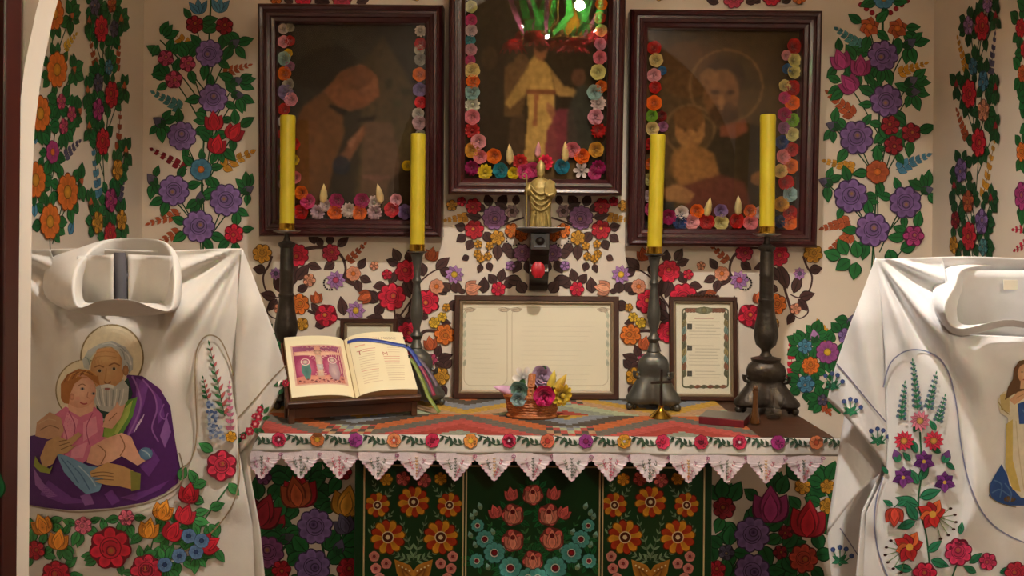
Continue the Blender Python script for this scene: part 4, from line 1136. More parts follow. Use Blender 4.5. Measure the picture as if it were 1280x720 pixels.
def rrect(p, x0, y0, x1, y1, r, wd, col):
    pts = []
    for cx_, cy_, a in ((x1-r, y0+r, 0), (x0+r, y0+r, 90), (x0+r, y1-r, 180), (x1-r, y1-r, 270)):
        pts += [(cx_+r*math.cos(R(a+k*18)), cy_-r*math.sin(R(a+k*18))) for k in range(6)]
    pts.append(pts[0]); p.stem(pts, wd, col, 1, False)
rrect(p, 580, 384, 634, 482, 9, 1.0, f2); rrect(p, 640, 384, 760, 482, 9, 1.0, f2)
for x in (587, 630, 645, 754):
    p.leaf(x-6, 388, 8, 14, 4.5, f1); p.leaf(x+6, 388, 172, 14, 4.5, f1)
p.ring(588, 396, 8, 8, 3, f1, 1, 90, 180); p.ring(752, 396, 8, 8, 3, f1, 1, 0, 90)
for y in range(398, 470, 12): p.leaf(580, y, 80, 9, 3, f3, False); p.leaf(760, y, 100, 9, 3, f3, False)
for k in range(13):
    p.stem([(590, 400+6*k), (624-((k*37) % 11), 400.3+6*k)], 0.6, H('e6dec9'), 1, False)
    p.stem([(652, 402+6*k), (745-((k*53) % 25), 402.6+6*k)], 0.6, H('e8e1cf'), 1, False)
p.build('card_print', 'paint', rt)
rt, M, W, Hh = card('framed_card', 'narrow upright framed card with ornamental border and small printed text', 837.5, 923, 499, 371, 3.008, 4.0, 0.024)
mb = MB(); 
for k in range(9): mb.sphere((-0.05+0.0125*k, 0.008, Hh+0.001+0.004*math.sin(PI*k/8)), 0.007, 8, 5)
mb.build('crest', 'card_wood', rt)
p = Paint(s_local(M, 0.0135), 52, eps=0.1e-5, base=0.0001)
ol, ol2, gd = H('6b6a50'), H('8c5a44'), H('9a8a5a')
rrect(p, 853, 386, 910, 484, 4, 2.2, ol)
for k in range(4): p.leaf(856+4*k, 388.5, 10, 8, 5, ol2); p.leaf(907-4*k, 388.5, 170, 8, 5, ol2)
for k in range(5): p.leaf(880, 388, 60+k*15 if k < 3 else 200-k*20, 5, 4, gd)
p.disc(880, 388, 11, H('a8a888'), ol, 1, 16, 4.5); p.disc(880, 388, 4, gd, ol, 2, 10)
for y in range(400, 476, 9):
    c = (ol, gd, H('7f9a94'), ol2)[(y//9) % 4]
    p.leaf(854, y, 75, 11, 5, c); p.leaf(909, y, 105, 11, 5, c)
for k in range(6): p.leaf(860+8*k, 484, 10, 9, 4, (ol, ol2)[k % 2])
for x, y in ((862, 408), (862, 435), (862, 467)): p.poly([(x-3, y-3.5), (x+3, y-3.5), (x+3, y+3.5), (x-3, y+3.5)], H('5c5a52'), H('3a3833'), 1)
rr_ = random.Random(8)
for k, y in enumerate([402, 406, 410, 414, 418, 422, 432, 436, 440, 444, 448, 452, 456, 464, 468, 472]):
    p.stem([(869 if k in (1, 2, 7, 8, 13, 14) else 861, y), (902-rr_.uniform(0, 10), y+0.3)], 0.8, H('cbc3b0'), 1, False)
p.stem([(868, 398), (892, 398)], 1.0, H('c08a80'), 1, False)
p.build('card_print', 'paint', rt)
rt, M, W, Hh = card('framed_card', 'dark framed card half hidden behind the open book', 423, 495, 500, 398, 3.02, 3.0, 0.024)

# ---- bracket shelf with the gold statue
SB = 2.92
cxs = at(675, 285, SB).x
zs = at(675, 284, SB).z
sh = empty('wall_bracket', (cxs, DW, zs), label='small dark wooden wall bracket shelf under the gold statue', cat='shelf')
wS = 30*SB/FPX
mb = MB()
for y0, x0, z0, z1 in ((SB-0.07, wS, -0.008, 0.0),): mb.box((cxs-x0, y0, zs+z0), (cxs+x0, DW-0.002, zs+z1))
mb.build('shelf_board', 'dark_wood', sh, True, False, bevel=0.002)
MB().loft([[(cxs-wS*0.95, SB-0.064, zs-0.008), (cxs+wS*0.95, SB-0.064, zs-0.008), (cxs+wS*0.95, DW-0.002, zs-0.008), (cxs-wS*0.95, DW-0.002, zs-0.008)],
           [(cxs-wS*0.6, SB-0.03, zs-0.018), (cxs+wS*0.6, SB-0.03, zs-0.018), (cxs+wS*0.6, DW-0.002, zs-0.018), (cxs-wS*0.6, DW-0.002, zs-0.018)]][::-1]).build('cornice', 'dark_wood', sh, True, False)
hw_ = 12*SB/FPX
prof = [(SB-0.015, -0.018), (SB-0.018, -0.075), (SB+0.03, -0.095), (SB+0.05, -0.125), (SB+0.04, -0.150), (SB+0.07, -0.175), (SB+0.11, -0.200), (SB+0.12, -0.215), (DW-0.002, -0.22), (DW-0.002, -0.018)]
MB().loft([[(cxs-hw_, y, zs+z) for y, z in prof], [(cxs+hw_, y, zs+z) for y, z in prof]]).build('corbel', 'dark_wood', sh, True, False, bevel=0.002)
mat('slate_plate', H('6a7078'), 0.6)
box('corbel_plate', (cxs-hw_*0.62, SB-0.021, zs-0.066), (cxs+hw_*0.62, SB-0.015, zs-0.022), 'slate_plate', sh, True, 0.001)
MB().sphere((cxs, SB-0.022, zs-0.046), 0.015, 14, 8, (1, 0.4, 0.9)).build('corbel_boss', 'dark_wood', sh, True)
def s_cor(u, v, off):
    q = at(u, v, SB); t = (zs-q.z)
    y = SB-0.018+(t-0.075)/0.02*0.048 if t < 0.095 else (SB+0.03+(t-0.095)/0.03*0.02 if t < 0.125 else SB+0.05-(t-0.125)/0.03*0.03)
    q = at(u, v, y); return (q.x, y-off-0.002, q.z)
mb = MB()
tb_ = at(672.5, 336, SB+0.02)
for a in (-0.5, 0, 0.5):
    mb.loft([[(tb_.x+0.014*a+r*math.cos(t), SB+0.012+r*0.6*math.sin(t), tb_.z+z) for t in (2*PI*k/8 for k in range(8))] for r, z in ((0.004, -0.030), (0.014, -0.018), (0.016, 0.0), (0.012, 0.014), (0.002, 0.024))])
o = mb.build('tulip_knob', None, sh, True); o.data.materials.append(mat('tulip_red', H('b81f2a'), 0.4))

st = empty('gold_statue', (cxs, SB-0.030, zs), label='small gilded statue of a robed bishop with a staff, on the wall bracket', cat='statue')
HT = at(676, 201, SB).z-zs
def ell(rx, ry, z, cx_=0, cy_=0, n=36, fold=0.0, ph=0):
    return [((rx*(1+fold*math.sin(9*t+ph)))*math.cos(t)+cx_, (ry*(1+fold*math.sin(9*t+ph)))*math.sin(t)+cy_, z) for t in (2*PI*k/n for k in range(n))]
k_ = HT
mb = MB()
mb.loft([ell(.17*k_, .14*k_, 0.0), ell(.165*k_, .14*k_, .03*k_, fold=.05), ell(.145*k_, .125*k_, .2*k_, fold=.08), ell(.155*k_, .125*k_, .34*k_, fold=.07, ph=.4), ell(.185*k_, .13*k_, .47*k_, fold=.04), ell(.19*k_, .125*k_, .58*k_), ell(.16*k_, .105*k_, .66*k_), ell(.10*k_, .075*k_, .71*k_), ell(.05*k_, .05*k_, .735*k_), ell(.042*k_, .045*k_, .75*k_)])
mb.loft([ell(.04*k_, .045*k_, .735*k_), ell(.054*k_, .062*k_, .765*k_, cy_=-.008*k_), ell(.060*k_, .068*k_, .80*k_, cy_=-.008*k_), ell(.057*k_, .064*k_, .835*k_), ell(.064*k_, .064*k_, .85*k_), ell(.068*k_, .05*k_, .90*k_), ell(.045*k_, .03*k_, .96*k_), ell(.010*k_, .01*k_, 1.0*k_)])
mb.sphere((0, -.076*k_, .80*k_), .013*k_, 8, 6, (0.8, 1, 1.4))          # nose
mb.lathe([(.01*k_, .70*k_), (.032*k_, .74*k_), (.040*k_, .772*k_), (.026*k_, .78*k_)], 12, (0, -.045*k_))   # beard
# arms bent forward at the elbow
mb.tube([(-.14*k_, 0, .64*k_), (-.19*k_, -.03*k_, .54*k_), (-.20*k_, -.10*k_, .50*k_), (-.205*k_, -.16*k_, .54*k_)], [.055*k_, .055*k_, .048*k_, .028*k_], 12)
mb.tube([(.14*k_, 0, .64*k_), (.19*k_, -.03*k_, .52*k_), (.16*k_, -.11*k_, .46*k_), (.10*k_, -.165*k_, .47*k_)], [.055*k_, .055*k_, .048*k_, .028*k_], 12)
# cope folds hanging in curves across the front, hem and skirt folds
for j, zc_ in enumerate((.26, .34, .42, .50)):
    mb.tube([((-.15+.30*t)*k_, -(.13+.022*math.sin(PI*t))*k_, (zc_+.11-.13*math.sin(PI*t))*k_) for t in (i/10 for i in range(11))], .013*k_, 8)
for j in range(5):
    x_ = (-.11+.055*j)*k_
    mb.tube([(x_*.8, -.125*k_, .24*k_), (x_, -.135*k_, .10*k_), (x_*1.1, -.138*k_, .01*k_)], .014*k_, 8)
o = mb.build('figure', 'gold', st)
rm = o.modifiers.new('remesh', 'REMESH'); rm.mode = 'VOXEL'; rm.voxel_size = 0.0018; rm.use_smooth_shade = True
for sx_, px_, py_, pz_ in ((-1, -.21, -.175, .545), (1, .09, -.18, .47)):
    h = MB().sphere((px_*k_, py_*k_, pz_*k_), .026*k_, 10, 7, (1, 1, 1.15))
    for f_ in range(4): h.tube([((px_+.011*(f_-1.5))*k_, (py_-.020)*k_, (pz_+.016)*k_), ((px_+.011*(f_-1.5))*k_, (py_-.034)*k_, (pz_-.004-.003*f_)*k_), ((px_+.011*(f_-1.5))*k_, (py_-.024)*k_, (pz_-.022)*k_)], .0068*k_, 6)
    h.tube([((px_+.026*sx_)*k_, py_*k_, pz_*k_), ((px_+.018*sx_)*k_, (py_-.027)*k_, (pz_+.025)*k_)], .008*k_, 6)
    h.build('hand', 'gold', st)
MB().tube([(-.21*k_, -.205*k_, 0.001), (-.21*k_, -.205*k_, .74*k_)]+[(-.21*k_-.035*k_*(1-math.cos(R(a))), -.205*k_, .74*k_+.04*k_*math.sin(R(a))) for a in range(30, 330, 30)], .009*k_, 8).build('staff', 'gold', st)
MB().loft([[(x*k_, (y-.018)*k_, z*k_) for x, y, z in ((.05, -.19, .50), (.12, -.195, .45), (.20, -.17, .49), (.205, -.165, .66), (.13, -.19, .70), (.055, -.19, .66))], [(x*k_, (y+.018)*k_, z*k_) for x, y, z in ((.05, -.19, .50), (.12, -.195, .45), (.20, -.17, .49), (.205, -.165, .66), (.13, -.19, .70), (.055, -.19, .66))]]).build('shield', 'gold', st, smooth=False, bevel=0.001)

# ---- open missal on its wooden stand
bs = empty('book_stand', (-0.514, 2.765, TABLE_Z), (0, 0, R(21)), 'low brown wooden book stand under the open missal', 'book stand')
SL = R(37)         # slope of the rest
bwid, bdep = 0.200, 0.205
def slope(x, s, h):   # x across, s up the rest from its front edge, h off the board
    return (x, -0.13+s*math.cos(SL)-h*math.sin(SL), 0.055+s*math.sin(SL)+h*math.cos(SL))
mb = MB().add([slope(x, s, h) for h in (-0.014, 0.0) for x, s in ((-bwid, 0), (bwid, 0), (bwid, bdep), (-bwid, bdep))], [(3,2,1,0),(4,5,6,7),(0,1,5,4),(1,2,6,5),(2,3,7,6),(3,0,4,7)])
mb.build('rest_board', 'wood', bs, smooth=False, bevel=0.002)
mb = MB().add([slope(x, s, h) for h in (0.0, 0.020) for x, s in ((-bwid, -0.012), (bwid, -0.012), (bwid, 0.0), (-bwid, 0.0))], [(3,2,1,0),(4,5,6,7),(0,1,5,4),(1,2,6,5),(2,3,7,6),(3,0,4,7)])
mb.build('lip', 'wood', bs, smooth=False, bevel=0.002)
box('front_rail', (-bwid+0.012, -0.122, 0.014), (bwid-0.012, -0.106, 0.048), 'wood', bs, bevel=0.002)
for x in (-bwid+0.006, bwid-0.024):
    box('leg', (x, -0.126, 0), (x+0.018, -0.104, 0.046), 'wood', bs, bevel=0.002)
    box('leg', (x, -0.036, 0), (x+0.018, -0.016, 0.112), 'wood', bs, bevel=0.002)
ms = empty('open_missal', bs.location, bs.rotation_euler, 'open missal with a crimson crucifixion print facing a text page', 'book')
pw, ph_ = 0.188, 0.255
def page_h(a, side):     # thickness profile of the opened block, a = 0 at the gutter .. 1 at the fore edge
    top = 0.030 if side < 0 else 0.040
    return 0.004+top*(math.sin(PI*min(1, a*1.0)**0.62*0.62))*(1.0-0.25*a)
def blk(side):
    mb = MB(); n, m = 16, 3
    up = lambda a, t: slope(side*pw*a, 0.002+ph_*t, 0.006+page_h(a, side))
    lo = lambda a, t: slope(side*pw*a*1.0, 0.002+ph_*t, 0.004)
    mb.grid(up, n, m); mb.grid(lo, n, m)
    for t in (0, 1):
        mb.grid(lambda a, b, t=t: tuple(l+(u_-l)*b for l, u_ in zip(lo(a, t), up(a, t))), n, 1)
    mb.grid(lambda t, b: tuple(l+(u_-l)*b for l, u_ in zip(lo(1, t), up(1, t))), m, 1)
    mb.grid(lambda t, b: tuple(l+(u_-l)*b for l, u_ in zip(lo(0, t), up(0, t))), m, 1)
    o = mb.build('page_block', 'page_edge', ms, smooth=True, angle=50)
    sh_ = MB().grid(lambda a, t: slope(side*pw*(0.004+0.996*a), 0.002+ph_*t, 0.0066+page_h(a, side)), 24, 4)
    sh_.build('page', 'page', ms)
blk(-1); blk(1)
mb = MB()
for side in (-1, 1):
    mb.loft([[slope(side*x, s, h) for x, s, h in ((0, -0.002, 0.0005), (pw+0.008, -0.002, 0.0005), (pw+0.008, -0.002, 0.0040), (0, -0.002, 0.0040))], [slope(side*x, s, h) for x, s, h in ((0, ph_+0.006, 0.0005), (pw+0.008, ph_+0.006, 0.0005), (pw+0.008, ph_+0.006, 0.0040), (0, ph_+0.006, 0.0040))]])
mb.build('cover', 'book_cover', ms, smooth=False)
def s_page(side):
    def f(x, y, off):    # x 0..100 from the outer-left of the page, y 0..140 from the top
        a = (100-x)/100 if side < 0 else x/100
        return slope(side*pw*max(0.004, a), 0.002+ph_*(1-y/140), 0.0068+page_h(max(0.004, a), side)+off)
    return f
p = Paint(s_page(-1), 61, eps=0.6e-5, base=0.0001, sub=9)
CR1, CR2, FLS, GRY = H('a43a62'), H('c87a92'), H('e0b698'), H('9a8c88')
def q4(x0, y0, x1, y1): return [(x0, y0), (x1, y0), (x1, y1), (x0, y1)]
p.poly(q4(8, 22, 92, 116), H('dca8a8'), H('d7b098'), 1); p.poly(q4(11, 25, 89, 113), CR1, mul(CR1, 0.8), 1)
p.poly(q4(11, 25, 89, 40), H('7d3c5c'), H('9a5674'), 1)
p.disc(28, 78, 16, CR2, CR1, 1, 18, 26); p.disc(72, 76, 16, CR2, CR1, 1, 18, 26)
p.poly([(11,98),(30,94),(50,97),(72,93),(89,98),(89,113),(11,113)], H('d89a80'), H('c77a68'), 1)
p.poly(q4(12, 38, 88, 47), H('e6bd9c'), H('d59a82'), 2); p.poly(q4(45, 27, 55, 102), H('d9a58c'), H('c99078'), 2)
p.poly([(46,48),(54,48),(56,62),(54,80),(55,98),(46,98),(47,80),(45,62)], H('e2c6a8'), H('c2a490'), 3); p.poly([(14,40),(44,42),(46,50),(14,45)], H('ecc8a8'), H('dcae92'), 3); p.poly([(86,40),(56,42),(54,50),(86,45)], H('ecc8a8'), H('dcae92'), 3)
p.disc(50, 42, 5, H('d8b090'), H('a5806c'), 3, 10); p.ring(50, 41, 6, 5, 1.4, H('6a4a40'), 3, 0, 180)
p.poly([(45,70),(56,70),(55,82),(46,82)], H('cfc6c0'), H('b0a6a4'), 4)
p.poly([(22,68),(34,68),(36,84),(32,104),(26,104),(20,84)], H('3f6a62'), H('5a8478'), 3); p.disc(28, 63, 4.5, H('e6ccb0'), GRY, 3, 10); p.ring(28, 63, 6.5, 7.5, 1.4, H('e8d2c0'), 3)
p.poly([(66,66),(78,66),(82,90),(78,106),(68,106),(63,88)], H('cbb0ac'), H('a08088'), 3); p.disc(72, 60, 4.5, H('e6ccb0'), GRY, 3, 10); p.ring(72, 60, 6.5, 7.5, 1.4, H('e8d2c0'), 3)
for k in range(12): p.disc(16+6.2*k, 106+3*math.sin(k*2.1), 2.0, mul(H('8a4a48'), 0.6+0.1*(k % 4)), None, 3, 7)
p.build('crucifixion_print', 'paint', ms, False)
p = Paint(s_page(1), 62, eps=0.5e-5, base=0.0001, sub=12)
tx, tr2 = H('d9c09c'), H('d8957c')
for k in range(15):
    y = 40+5.6*k
    p.stem([(16 if k > 2 else 24, y), (46-((k*29) % 7), y)], 1.2, tr2 if k < 2 or k == 9 else tx, 1, False)
    p.stem([(56 if k > 3 else 66, y), (88-((k*17) % 8), y)], 1.2, tr2 if k in (4, 5, 6) else tx, 1, False)
p.stem([(14, 30), (30, 29)], 3, H('e6b494'), 1, False)
p.build('page_print', 'paint', ms, False)
# lettering as flat print
def lettering(txt, x, y, size, col, mname):
    cu = bpy.data.curves.new('lettering', 'FONT'); cu.body = txt; cu.size = size; cu.align_x = 'CENTER'
    tmp = bpy.data.objects.new('tmp_text', cu); COL.objects.link(tmp)
    dg = bpy.context.evaluated_depsgraph_get()
    me = bpy.data.meshes.new_from_object(tmp.evaluated_get(dg))
    bpy.data.objects.remove(tmp)
    f = s_page(1)
    for v in me.vertices: v.co = Vector(f(x+v.co.x, y-v.co.y, 0.0006))
    if mname not in MATS: mat(mname, col, 0.7, vary=0.03)
    me.materials.clear()
    link_mesh('lettering', me, mname, ms)
lettering('CANON MISSAE', 55, 20, 8.5, H('b9a68a'), 'print_grey')
lettering('T', 19, 52, 15, H('b8604c'), 'print_red'); lettering('M', 60, 60, 13, H('c88a70'), 'print_red2')
# ribbons
def ribbon(pts, wd, m, name='ribbon'):
    mb = MB(); P = [Vector(q) for q in pts]
    out = []
    PP = [P[0]]+P+[P[-1]]
    for i in range(1, len(PP)-2):
        for k in range(6):
            t = k/6
            out.append(0.5*((2*PP[i])+(-PP[i-1]+PP[i+1])*t+(2*PP[i-1]-5*PP[i]+4*PP[i+1]-PP[i+2])*t*t+(-PP[i-1]+3*PP[i]-3*PP[i+1]+PP[i+2])*t**3))
    out.append(P[-1])
    vs, fs = [], []
    for i, q in enumerate(out):
        d = (out[min(i+1, len(out)-1)]-out[max(0, i-1)]).normalized()
        nrm = Vector((0, -math.sin(SL), math.cos(SL)))
        s_ = d.cross(nrm).normalized()*wd*0.5
        vs += [q-s_, q+s_]
    fs = [(2*i, 2*i+1, 2*i+3, 2*i+2) for i in range(len(out)-1)]
    mb.add(vs, fs)
    o = mb.build(name, m, ms); sd = o.modifiers.new('thick', 'SOLIDIFY'); sd.thickness = 0.0008
def pg(x, y, h): return s_page(1)(x, y, h)
ribbon([pg(4, 12, .002), pg(20, 15, .002), pg(50, 24, .0025), pg(85, 34, .0025), pg(99, 38, .003), slope(pw+.016, .17, .034), slope(pw+.04, .12, .012), slope(pw+.06, .07, -.006)], 0.014, 'ribbon_blue')
ribbon([slope(pw+.001, .16, .026), slope(pw+.018, .13, .020), slope(pw+.035, .07, .004), slope(pw+.05, .02, -.02), slope(pw+.075, -.03, -.036)], 0.013, 'ribbon_green')
ribbon([slope(pw+.002, .18, .024), slope(pw+.03, .14, .018), slope(pw+.055, .08, .0), slope(pw+.07, .03, -.024)], 0.012, 'ribbon_red')
ribbon([slope(pw+.002, .20, .022), slope(pw+.035, .16, .018), slope(pw+.065, .11, .004), slope(pw+.085, .06, -.016)], 0.012, 'ribbon_grey')
for y in (14, 34, 60): 
    q = [pg(99.5, y, .001), pg(99.5, y+5, .001)]
    a_, b_ = Vector(q[0]), Vector(q[1])
    MB().tube([a_, (a_+b_)/2+Vector((0.004, 0, 0.001)), b_], 0.003, 6).build('page_tab', 'dark_wood', ms)

# ---- wicker basket with artificial flowers
bk_p = on_table(665, 521)
bk = empty('wicker_basket', (bk_p.x, bk_p.y, TABLE_Z), (0, 0, R(-6)), 'small brown oval wicker basket in front of the wide framed card', 'basket')
sc_ = bk_p.y/FPX
mb = MB()
NR = 8
for i in range(NR):
    t = i/(NR-1); rx = (28+5*t)*sc_; ry = rx*0.62; z = 0.004+t*24*sc_
    mb.tube([(rx*(1+0.012*(-1)**k)*math.cos(2*PI*k/48), ry*(1+0.012*(-1)**k)*math.sin(2*PI*k/48), z+0.0012*(-1)**(k+i)) for k in range(49)], 0.0052, 6)
mb.build('woven_body', 'wicker', bk)
mb = MB().tube([((34*sc_)*math.cos(2*PI*k/40), 34*0.62*sc_*math.sin(2*PI*k/40), 25.5*sc_+0.003) for k in range(41)], 0.0068, 8)
mb.tube([((30*sc_)*math.cos(2*PI*k/40), 30*0.62*sc_*math.sin(2*PI*k/40), 0.006) for k in range(41)], 0.006, 8)
mb.build('rim', 'wicker', bk)
MB().lathe([(0.001, 0.001), (27*sc_, 0.001), (27*sc_, 0.005), (0.001, 0.005)], 24, sx=1, sy=0.62).build('bottom', 'wicker', bk)
mb = MB()
for off in (-0.006, 0.006):
    mb.tube([(off, 21*sc_*math.cos(PI*k/20), 24*sc_+28*sc_*math.sin(PI*k/20)) for k in range(21)], 0.0058, 8)
for k in range(1, 20): mb.tube([(-0.009, 21*sc_*math.cos(PI*k/20), 24*sc_+28*sc_*math.sin(PI*k/20)), (0.009, 21*sc_*math.cos(PI*k/20), 24*sc_+28*sc_*math.sin(PI*k/20))], 0.0056, 6)
mb.build('handle', 'wicker', bk)
SILK = {k: FLM[k].copy() for k in FLM}
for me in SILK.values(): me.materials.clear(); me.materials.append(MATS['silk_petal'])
mat('leaf_green', H('4f7a4a'), 0.6)
def silk(u, v, r, kd, col, label, dy=0.0, tilt=(0, 0, 0), leafy=False):
    d = bk_p.y+dy
    q = at(u, v, d)
    foot = Vector((bk_p.x+(q.x-bk_p.x)*0.35, bk_p.y+dy*0.35, TABLE_Z+0.010))
    rt = empty('artificial_flower', foot, (0, 0, 0), label, 'flower', 'artificial flowers in the basket')
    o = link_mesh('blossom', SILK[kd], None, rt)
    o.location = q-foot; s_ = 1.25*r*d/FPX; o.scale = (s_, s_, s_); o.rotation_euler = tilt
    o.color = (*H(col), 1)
    b_ = q-foot
    MB().tube([(0, 0, 0), tuple(b_*0.5+Vector((0, 0, 0.006))), tuple(b_+Vector((0, 0.004, 0)))], 0.002, 6).build('stem', 'leaf_green', rt)
    if leafy:
        mb = MB(); petal(mb, R(70), r*1.3*d/FPX, r*0.8*d/FPX, 0.1, 0.2); o = mb.build('leaf', 'leaf_green', rt); o.location = b_+Vector((0, 0.006, 0))
silk(632,487,9,'bud','dcaac8','pale pink tulip drooping over one end of the basket',0.0,(0,R(-75),0))
silk(654,473,11,'star','ded6cc','white lily with dark stamens in the basket',0.03,(-.4,.2,0))
silk(650,486,10,'rose','7fa89a','grey-green rose in the basket beside the handle',-0.01,(.2,0,-.2),True)
silk(648,497,8,'rose','a8cbd0','pale aqua rose low at the basket rim',-0.045,(.3,0,0))
silk(676,471,11,'rose','b496b2','lilac rose standing highest in the basket',0.02,(-.3,0,.2),True)
silk(680,493,11,'rose','d0186e','bright pink rose at the front of the basket',-0.05,(.1,0,0))
silk(689,477,9,'bud','d2b640','closed yellow tulip beside the lilac rose',0.0,(0,R(15),0),True)
silk(698,481,10,'bud','cda93a','open golden tulip at the outer end of the basket',-0.01,(0,R(35),0))
silk(701,493,12,'daisy','e4c02c','yellow daisy with brown heart hanging over the rim',-0.035,(.2,0,.5))
silk(690,490,6,'ball','6a3a1c','dark brown seed head between the pink rose and yellow daisy',-0.035,(.1,0,0))

# ---- small things at the end of the altar
q = on_table(826, 522)
cs = empty('crucifix_stand', (q.x, q.y, TABLE_Z), (0, 0, 0.3), 'small brass-footed stand with a dark crossed stem before the pewter candlestick', 'crucifix')
k1 = q.y/FPX
MB().lathe([(0.001, 0), (14*k1, 0), (14.5*k1, 0.003), (12*k1, 0.009), (8*k1, 0.018), (4*k1, 0.026), (3*k1, 0.034), (3.4*k1, 0.038), (0.001, 0.040)], 24).build('foot', 'brass', cs)
MB().loft([[(-.004, -.003, .036), (.004, -.003, .036), (.004, .003, .036), (-.004, .003, .036)], [(-.004, -.003, .15), (.004, -.003, .15), (.004, .003, .15), (-.004, .003, .15)]]).build('upright', 'dark_wood', cs, smooth=False)
box('crossbar', (-.035, -.003, .105), (.035, .003, .113), 'dark_wood', cs, bevel=0.001)
q = on_table(906, 528)
bk2 = empty('closed_book', (q.x, q.y, TABLE_Z), (0, 0, R(-24)), 'small closed book with dark red edges lying near the glass cruet', 'book')
w2, l2, t2 = 0.066, 0.056, 0.0225
box('page_block', (-w2+.003, -l2+.003, .002), (w2-.002, l2-.003, t2-.002), 'red_leather', bk2)
box('cover', (-w2, -l2, t2-.002), (w2, l2, t2+.001), 'grey_cover', bk2, bevel=0.0008)
box('cover', (-w2, -l2, 0), (w2, l2, .002), 'red_leather', bk2, bevel=0.0008)
box('spine', (-w2-.001, -l2-.001, 0), (w2, -l2+.003, t2), 'red_leather', bk2, bevel=0.002)
q = on_table(967, 523); k1 = q.y/FPX
cr = empty('glass_cruet', (q.x, q.y, TABLE_Z), (0, 0, 0), 'small clear glass cruet with a round belly and narrow neck', 'cruet')
MB().lathe([(0.001, 0), (8*k1, 0), (9*k1, .004), (10.5*k1, .018), (9*k1, .032), (5*k1, .048), (4.4*k1, .075), (5.5*k1, .092), (5.2*k1, .092), (4*k1, .075), (4.5*k1, .048), (8*k1, .032), (9.6*k1, .018), (8*k1, .006), (0.001, .005)], 24).build('vessel', 'cruet_glass', cr)
MB().lathe([(0.001, .0062), (7.8*k1, .0066), (9.2*k1, .017), (8.6*k1, .024), (0.001, .0245)], 20).build('water', 'cruet_glass', cr)
MB().tube([(9*k1, 0, .03), (13*k1, 0, .05), (11*k1, 0, .075), (5*k1, 0, .084)], .0022, 8).build('handle', 'cruet_glass', cr)
q = on_table(944, 529); k1 = q.y/FPX
cr = empty('wine_cruet', (q.x, q.y, TABLE_Z), (0, 0, 0), 'slim brown cruet standing between the red book and clear cruet', 'cruet')
MB().lathe([(0.001, 0), (6*k1, 0), (6.4*k1, .006), (5*k1, .02), (3.6*k1, .05), (3.2*k1, .085), (4.2*k1, .10), (0.001, .101)], 18).build('vessel', 'amber_liquid', cr)
MB().sphere((0, 0, .107), 3.4*k1, 10, 7).build('stopper', 'amber_liquid', cr)
# ================================================================== the two embroidered chasubles in front
def sstep(a, b, x):
    t = max(0.0, min(1.0, (x-a)/(b-a))); return t*t*(3-2*t)
def pl(pts, v):
    if v <= pts[0][0]: return pts[0][1]
    for (a, x0), (b, x1) in zip(pts, pts[1:]):
        if v <= b: return x0+(x1-x0)*(v-a)/(b-a)
    return pts[-1][1]
def closed_cr(pts, n):
    out = []; m = len(pts)
    for i in range(n):
        f = i*m/n; k = int(f); t = f-k
        P = [pts[(k+j-1) % m] for j in range(4)]
        out.append(tuple(0.5*((2*P[1][a])+(-P[0][a]+P[2][a])*t+(2*P[0][a]-5*P[1][a]+4*P[2][a]-P[3][a])*t*t+(-P[0][a]+3*P[1][a]-3*P[2][a]+P[3][a])*t**3) for a in range(3)))
    return out
class Robe:
    def __init__(s, cx, v0, hw, d0, edge, neck, neckv, mname, amp):
        s.cx, s.v0, s.hw, s.d0, s.edge, s.neck, s.neckv, s.m, s.amp = cx, v0, hw, d0, edge, neck, neckv, mname, amp
    def half(s, v): return pl(s.edge, v)
    stiff = staticmethod(lambda u, v: 0.0)
    def front(s, u, v):
        q = (u-s.cx)/s.hw; a = min(1.3, abs(q))
        low = s.d0+0.085*a**2.4
        top = s.d0+0.06+0.03*a*a
        D = top+(low-top)*sstep(s.v0-2, s.v0+75, v)
        K = 1-s.stiff(u, v)
        # folds running from each shoulder corner
        for sg in (-1, 1):
            du, dv = (s.cx+sg*(s.hw+4)-u)*sg, v-(s.v0-6)
            if du > -40:
                r = math.hypot(du, dv); th = math.degrees(math.atan2(dv, max(du, 1e-3)))
                w_ = sstep(8, 60, r)*(1-sstep(150, 330, r))
                D += K*s.amp*w_*(0.6*math.sin(R(th*13+20))+0.4*math.cos(R(th*23+70)))*sstep(2, 20, th)*(1-sstep(70, 88, th))
        D += K*s.amp*0.55*sstep(s.v0+200, s.v0+330, v)*math.sin(u*0.055+0.8)*(1+0.5*math.sin(v*0.012))
        D += K*0.0035*math.sin(u*0.05-v*0.043)*sstep(s.v0+60, s.v0+140, v)
        return D
    def back(s, u, v):
        q = min(1.0, abs(u-s.cx)/(s.half(v)+1e-6))
        top = s.d0+0.065+0.03*q*q
        low = s.d0+0.10+0.13*(1-q**2.2)
        return top+(low-top)*sstep(s.v0-2, s.v0+90, v)
    def surf(s, u, v, off): return at(u, v, s.front(u, v)-off)
    def panel(s, name, parent, fn, neck, grow=0.0):
        def g(a, t):
            ss = -1+2*a
            u = s.cx+ss*s.hw
            vt = s.v0+1.5*math.sin(ss*5)
            if neck: vt += (s.neckv-s.v0)*(1-sstep(s.neck[1]-14, s.neck[1]+4, abs(u-s.neck[0])))
            v = vt+(1030-vt)*t**1.25
            u = s.cx+ss*(s.half(v)+grow*sstep(s.v0+60, s.v0+200, v))
            return at(u, v, fn(u, v))
        o = MB().grid(g, 110, 110).build(name, s.m, parent, True, angle=180)
        sd = o.modifiers.new('thick', 'SOLIDIFY'); sd.thickness = 0.0006; sd.offset = 0
        return o
